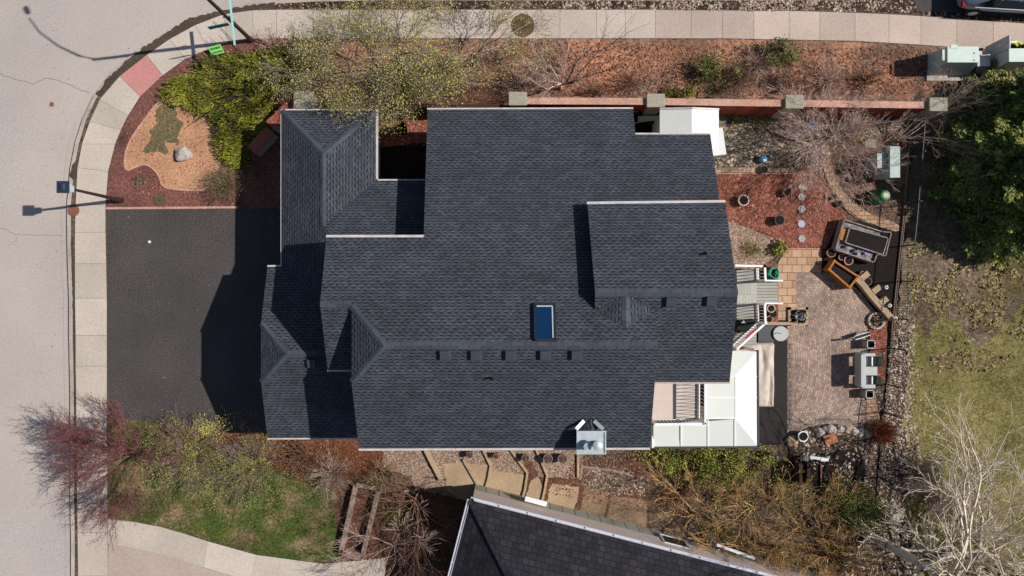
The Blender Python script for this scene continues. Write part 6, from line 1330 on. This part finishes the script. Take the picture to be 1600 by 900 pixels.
shrub('purple_bush', 'hazy grey purple leafless bush between fence and white trees', 1432, 735, 1.1, 1.4, 0, 'leaf_tan', twigm='bark_grey', twigs=130)
shrub('purple_bush', 'hazy leafless bush right below the first one, near the white trees', 1452, 775, .9, 1.2, 0, 'leaf_tan', twigm='bark_pink', twigs=90)
shrub('garden_plant', 'bright green leafy plant at the top end of the terrace slabs', 1216, 388, .36, .5, 420, 'leaf_lime', .13, .07, twigs=8, thr=-.3, cat='plant')
shrub('garden_plant', 'grey green spiky plant in the stones beside the deck', 1174, 388, .5, .4, 420, 'leaf_olive', .16, .018, 'leaf_tan', 20, thr=-.4, cat='plant')
shrub('garden_plant', 'dead brown plant in the stone ring', 1367, 501, .26, .3, 160, 'leaf_tan', .12, .03, 'bark_brown', 12, thr=-.5, cat='plant')
shrub('garden_plant', 'grey purple lavender clump beside the terracotta slabs', 1215, 245, .6, .4, 200, 'leaf_tan', .12, .02, 'bark_grey', 30, thr=-.4, cat='plant')
for px, py, lb in ((1147, 187, 'olive weed against the brick wall foot beside the shed'), (1186, 192, 'yellowish weed in the gravel under the brick wall'), (1120, 184, 'dark weed tuft at the shed corner under the wall')): shrub('weed', lb, px, py, .4, .3, 300, 'leaf_olive', .09, .03, twigs=10, thr=-.3, cat='plant', group='weeds under the brick wall')
# pale bare trees lower right
random.seed(44)
GW_ = 'pale bare trees at the lower right corner'
bare('white_tree', 'pale bare tree with thick dark foot leaning from the fence', P(1352, 833), 3.2, 9, 'bark_white', .20, 2.5, 4, 3, .62, .03, .010, lean=(2.1, -.9), dirs=[(.2, 1, .5), (-.4, .8, .5), (.5, .9, .4), (.9, .4, .5), (1, -.1, .5), (.2, -.8, .5), (-.5, .3, .5), (.9, .9, .3), (-.6, -.4, .4)], group=GW_, fall=.6)
bare('white_tree', 'pale bare tree with upright forked limbs over the lawn corner', P(1478, 872), 1.6, 8, 'bark_white', .18, 2.4, 4, 3, .62, .03, .010, lean=(.3, .2), dirs=[(.1, 1, .5), (.5, .9, .3), (-.1, .9, .6), (.9, .3, .5), (1, .7, .3), (-.5, .5, .6), (.7, -.5, .6), (.3, 1, .2)], group=GW_, fall=.6)
bare('white_tree', 'smaller pale bare tree between the fence and the forked one', P(1432, 850), 1.2, 7, 'bark_white', .11, 2.0, 4, 3, .6, .03, .009, dirs=[(.1, 1, .4), (-.3, .9, .4), (.5, .8, .4), (-.8, .2, .4), (.9, .3, .4), (.3, -.8, .4), (-.6, .7, .3)], group=GW_, fall=.6)
bare('white_tree', 'pale bare tree cut by the right edge', P(1585, 900), 1.6, 8, 'bark_white', .15, 2.1, 4, 3, .55, .03, .010, group=GW_, fall=.6)

# ------------------------------------------------------------------ car parked at the top right corner
car = thing('car', 'slate blue grey car parked at the top right corner', 'car', P(1560, 12)); org = P(1483, 23.5, 0); ca = R(-3.2)
Mx = Matrix.Rotation(ca, 3, 'Z')
def CP(x, y, z): return org+Mx @ Vector((x, y, z))
# stations along the length (x from tail to nose): belt half width, sill, belt height, roof half width, roof height
W2 = .93
st = [(0.0, .62, .42, .78, .55, .80), (.10, .80, .30, .92, .62, .95), (.45, .90, .24, .98, .64, 1.18), (.95, .93, .22, .98, .66, 1.42), (1.6, .94, .22, .97, .68, 1.50), (2.6, .94, .22, .95, .67, 1.49), (3.1, .93, .22, .94, .64, 1.38), (3.75, .92, .24, .92, .62, .97), (4.4, .84, .28, .80, .58, .84), (4.68, .66, .40, .62, .5, .66)]
V = []; 
for x, hw, sill, belt, rw_, rf_ in st:
    for s in (-1, 1):
        V += [CP(x, W2+s*hw*.86, sill), CP(x, W2+s*hw, (sill+belt)/2), CP(x, W2+s*hw*.97, belt), CP(x, W2+s*rw_, rf_-.03), CP(x, W2+s*rw_*.6, rf_)]
n = len(st); fs = []
for i in range(n-1):
    for s in (0, 5):
        for k in range(4): a = i*10+s+k; fs.append((a, a+1, a+11, a+10))
    a = i*10; fs.append((a+4, a+9, a+19, a+14)); fs.append((a, a+5, a+15, a+10))
fs.append((0, 1, 2, 3, 4, 9, 8, 7, 6, 5)); a = (n-1)*10; fs.append((a, a+1, a+2, a+3, a+4, a+9, a+8, a+7, a+6, a+5))
m = MB(); m.add(V, fs); bd_ = m.build('body', M['carpaint'], car, smooth=True)
sub = bd_.modifiers.new('sub', 'SUBSURF'); sub.levels = 1; sub.render_levels = 2
for s in (-1, 1):
    for xa, xb in ((.75, 1.5), (1.58, 2.35), (2.43, 3.25)):
        y0 = W2+s*.925; y1 = W2+s*.715; m = MB(); xt = xb-.3 if xb > 3 else xb; xs = xa+.25 if xa < 1 else xa
        m.slab([CP(xa, y0, .99), CP(xb, y0, .97), CP(xt, y1, 1.36), CP(xs, y1, 1.38)], .012); m.build('side_window', M['glass'], car)
    m = MB(); m.bar(CP(.55, W2+s*.94, .975), CP(3.4, W2+s*.94, .955), .03, .035); m.build('trim_strip', M['chrome'], car)
    for x in (1.55, 2.05): MB().box(CP(x, W2+s*.955, .83), (.19, .035, .035), rz=ca).build('door_handle', M['chrome'], car)
    MB().box(CP(.12, W2+s*.72, .80), (.16, .34, .16), rz=ca).build('tail_light', M['redlens'], car, bevel=.03); MB().box(CP(4.45, W2+s*.62, .62), (.25, .34, .13), rz=ca).build('headlight', M['lens'], car, bevel=.03)
    for x in (.88, 3.72):
        rotx = Mx @ Matrix.Rotation(R(90), 3, 'X'); ty = MB().lathe(CP(x, W2+s*.83, .33), [(.22, -.12), (.33, -.11), (.345, 0), (.33, .11), (.22, .12)], 24, ax=rotx).build('wheel', M['tyre'], car)
        MB().lathe(CP(x, W2+s*.845, .33), [(.21, -.11), (.20, .11), (.03, .12)], 18, ax=rotx).build('rim', M['galv'], ty)
MB().slab([CP(.28, W2-.55, 1.08), CP(.28, W2+.55, 1.08), CP(.85, W2+.56, 1.40), CP(.85, W2-.56, 1.40)], .01).build('rear_window', M['glass'], car)
MB().slab([CP(3.70, W2-.60, 1.0), CP(3.70, W2+.60, 1.0), CP(3.15, W2+.58, 1.385), CP(3.15, W2-.58, 1.385)], .01).build('windscreen', M['glass'], car)

# ------------------------------------------------------------------ the worker behind the open cabinet
def person(base, face, label):
    t = thing('person', label, 'person', base); fv = Vector(face).normalized(); sv = Vector((-fv.y, fv.x, 0)); up = Vector((0, 0, 1))
    def L(f, s, z): return base+fv*f+sv*s+up*z
    J = {}; vs = []; ed = []; rd = []
    def add(k, p, r, par=None): J[k] = len(vs); vs.append(p); rd.append(r); (ed.append((J[par], J[k])) if par else None)
    add('pel', L(-.05, 0, .95), (.16, .12)); add('waist', L(-.02, 0, 1.08), (.15, .11), 'pel'); add('chest', L(.06, 0, 1.28), (.18, .12), 'waist'); add('neckb', L(.12, 0, 1.43), (.09, .08), 'chest'); add('neck', L(.16, 0, 1.50), (.055, .055), 'neckb')
    add('skull', L(.20, 0, 1.60), (.085, .09), 'neck'); add('crown', L(.22, 0, 1.69), (.07, .075), 'skull')
    for s, n_ in ((-1, 'l'), (1, 'r')):
        add('sh'+n_, L(.09, s*.19, 1.38), (.065, .06), 'neckb'); add('el'+n_, L(.20, s*.27, 1.12), (.045, .045), 'sh'+n_); add('wr'+n_, L(.42, s*.16, 1.10), (.03, .03), 'el'+n_); add('pa'+n_, L(.50, s*.14, 1.10), (.035, .02), 'wr'+n_)
        for i in range(4): add('f%d%s' % (i, n_), L(.54, s*(.11+.02*i), 1.10), (.009, .009), 'pa'+n_); add('g%d%s' % (i, n_), L(.585-.006*abs(i-1), s*(.108+.021*i), 1.085), (.008, .008), 'f%d%s' % (i, n_))
        add('t'+n_, L(.51, s*.10, 1.10), (.01, .01), 'pa'+n_); add('u'+n_, L(.545, s*.085, 1.095), (.009, .009), 't'+n_)
        add('hip'+n_, L(-.05, s*.10, .88), (.095, .095), 'pel'); add('kn'+n_, L(.02, s*.12, .48), (.06, .06), 'hip'+n_); add('an'+n_, L(-.04, s*.13, .09), (.042, .042), 'kn'+n_); add('to'+n_, L(.12, s*.15, .045), (.04, .035), 'an'+n_)
    off = worldloc(t); me = bpy.data.meshes.new('body'); me.from_pydata([tuple(v-off) for v in vs], ed, []); o = link('body', me, M['navy'], t)
    sk = o.modifiers.new('skin', 'SKIN'); ly = me.skin_vertices[0].data if me.skin_vertices else None
    if ly is None:
        import bmesh; bm = bmesh.new(); bm.from_mesh(me); bm.verts.layers.skin.new(); bm.to_mesh(me); bm.free(); ly = me.skin_vertices[0].data
    for i, r_ in enumerate(rd): ly[i].radius = r_
    ly[0].use_root = True; o.modifiers.new('s', 'SUBSURF').render_levels = 2
    hd_ = MB(); c = L(.21, 0, 1.64); hd_.lathe(c, [(.02, -.12), (.065, -.10), (.082, -.04), (.086, .02), (.075, .08), (.03, .115)], 16).build('head', M['skin'], t, smooth=True)
    MB().lathe(c+up*.012-fv*.012, [(.09, -.02), (.094, .04), (.082, .09), (.035, .122)], 16).build('hair', M['hair'], t, smooth=True)
    MB().box(c+fv*.09+up*-.01, (.02, .02, .035), rz=math.atan2(fv.y, fv.x)).build('nose', M['skin'], t)
    for s in (-1, 1): MB().lathe(c+sv*s*.088+up*-.01, [(.01, -.025), (.014, 0), (.006, .025)], 8).build('ear', M['skin'], t)
    # vest: two shoulder straps, back and front panels
    m = MB()
    for s in (-1, 1): m.bar(L(-.09, s*.11, 1.36), L(.10, s*.085, 1.485), .10, .03); m.bar(L(.10, s*.085, 1.485), L(.22, s*.08, 1.34), .09, .03)
    m.bar(L(-.10, 0, 1.36), L(-.17, 0, 1.02), .40, .05, up=tuple(fv)); m.bar(L(.21, -.09, 1.36), L(.15, -.11, 1.02), .14, .05, up=tuple(fv)); m.bar(L(.21, .09, 1.36), L(.15, .11, 1.02), .14, .05, up=tuple(fv))
    m.build('vest', M['hivis'], t, bevel=.01); MB().bar(L(-.19, -.2, 1.12), L(-.19, .2, 1.12), .04, .05).build('reflective_band', M['galv'], t)
    return t
person(P(1556, 85.5), (.15, -1, 0), 'worker in navy clothes and yellow high visibility vest bending behind the open cabinet')
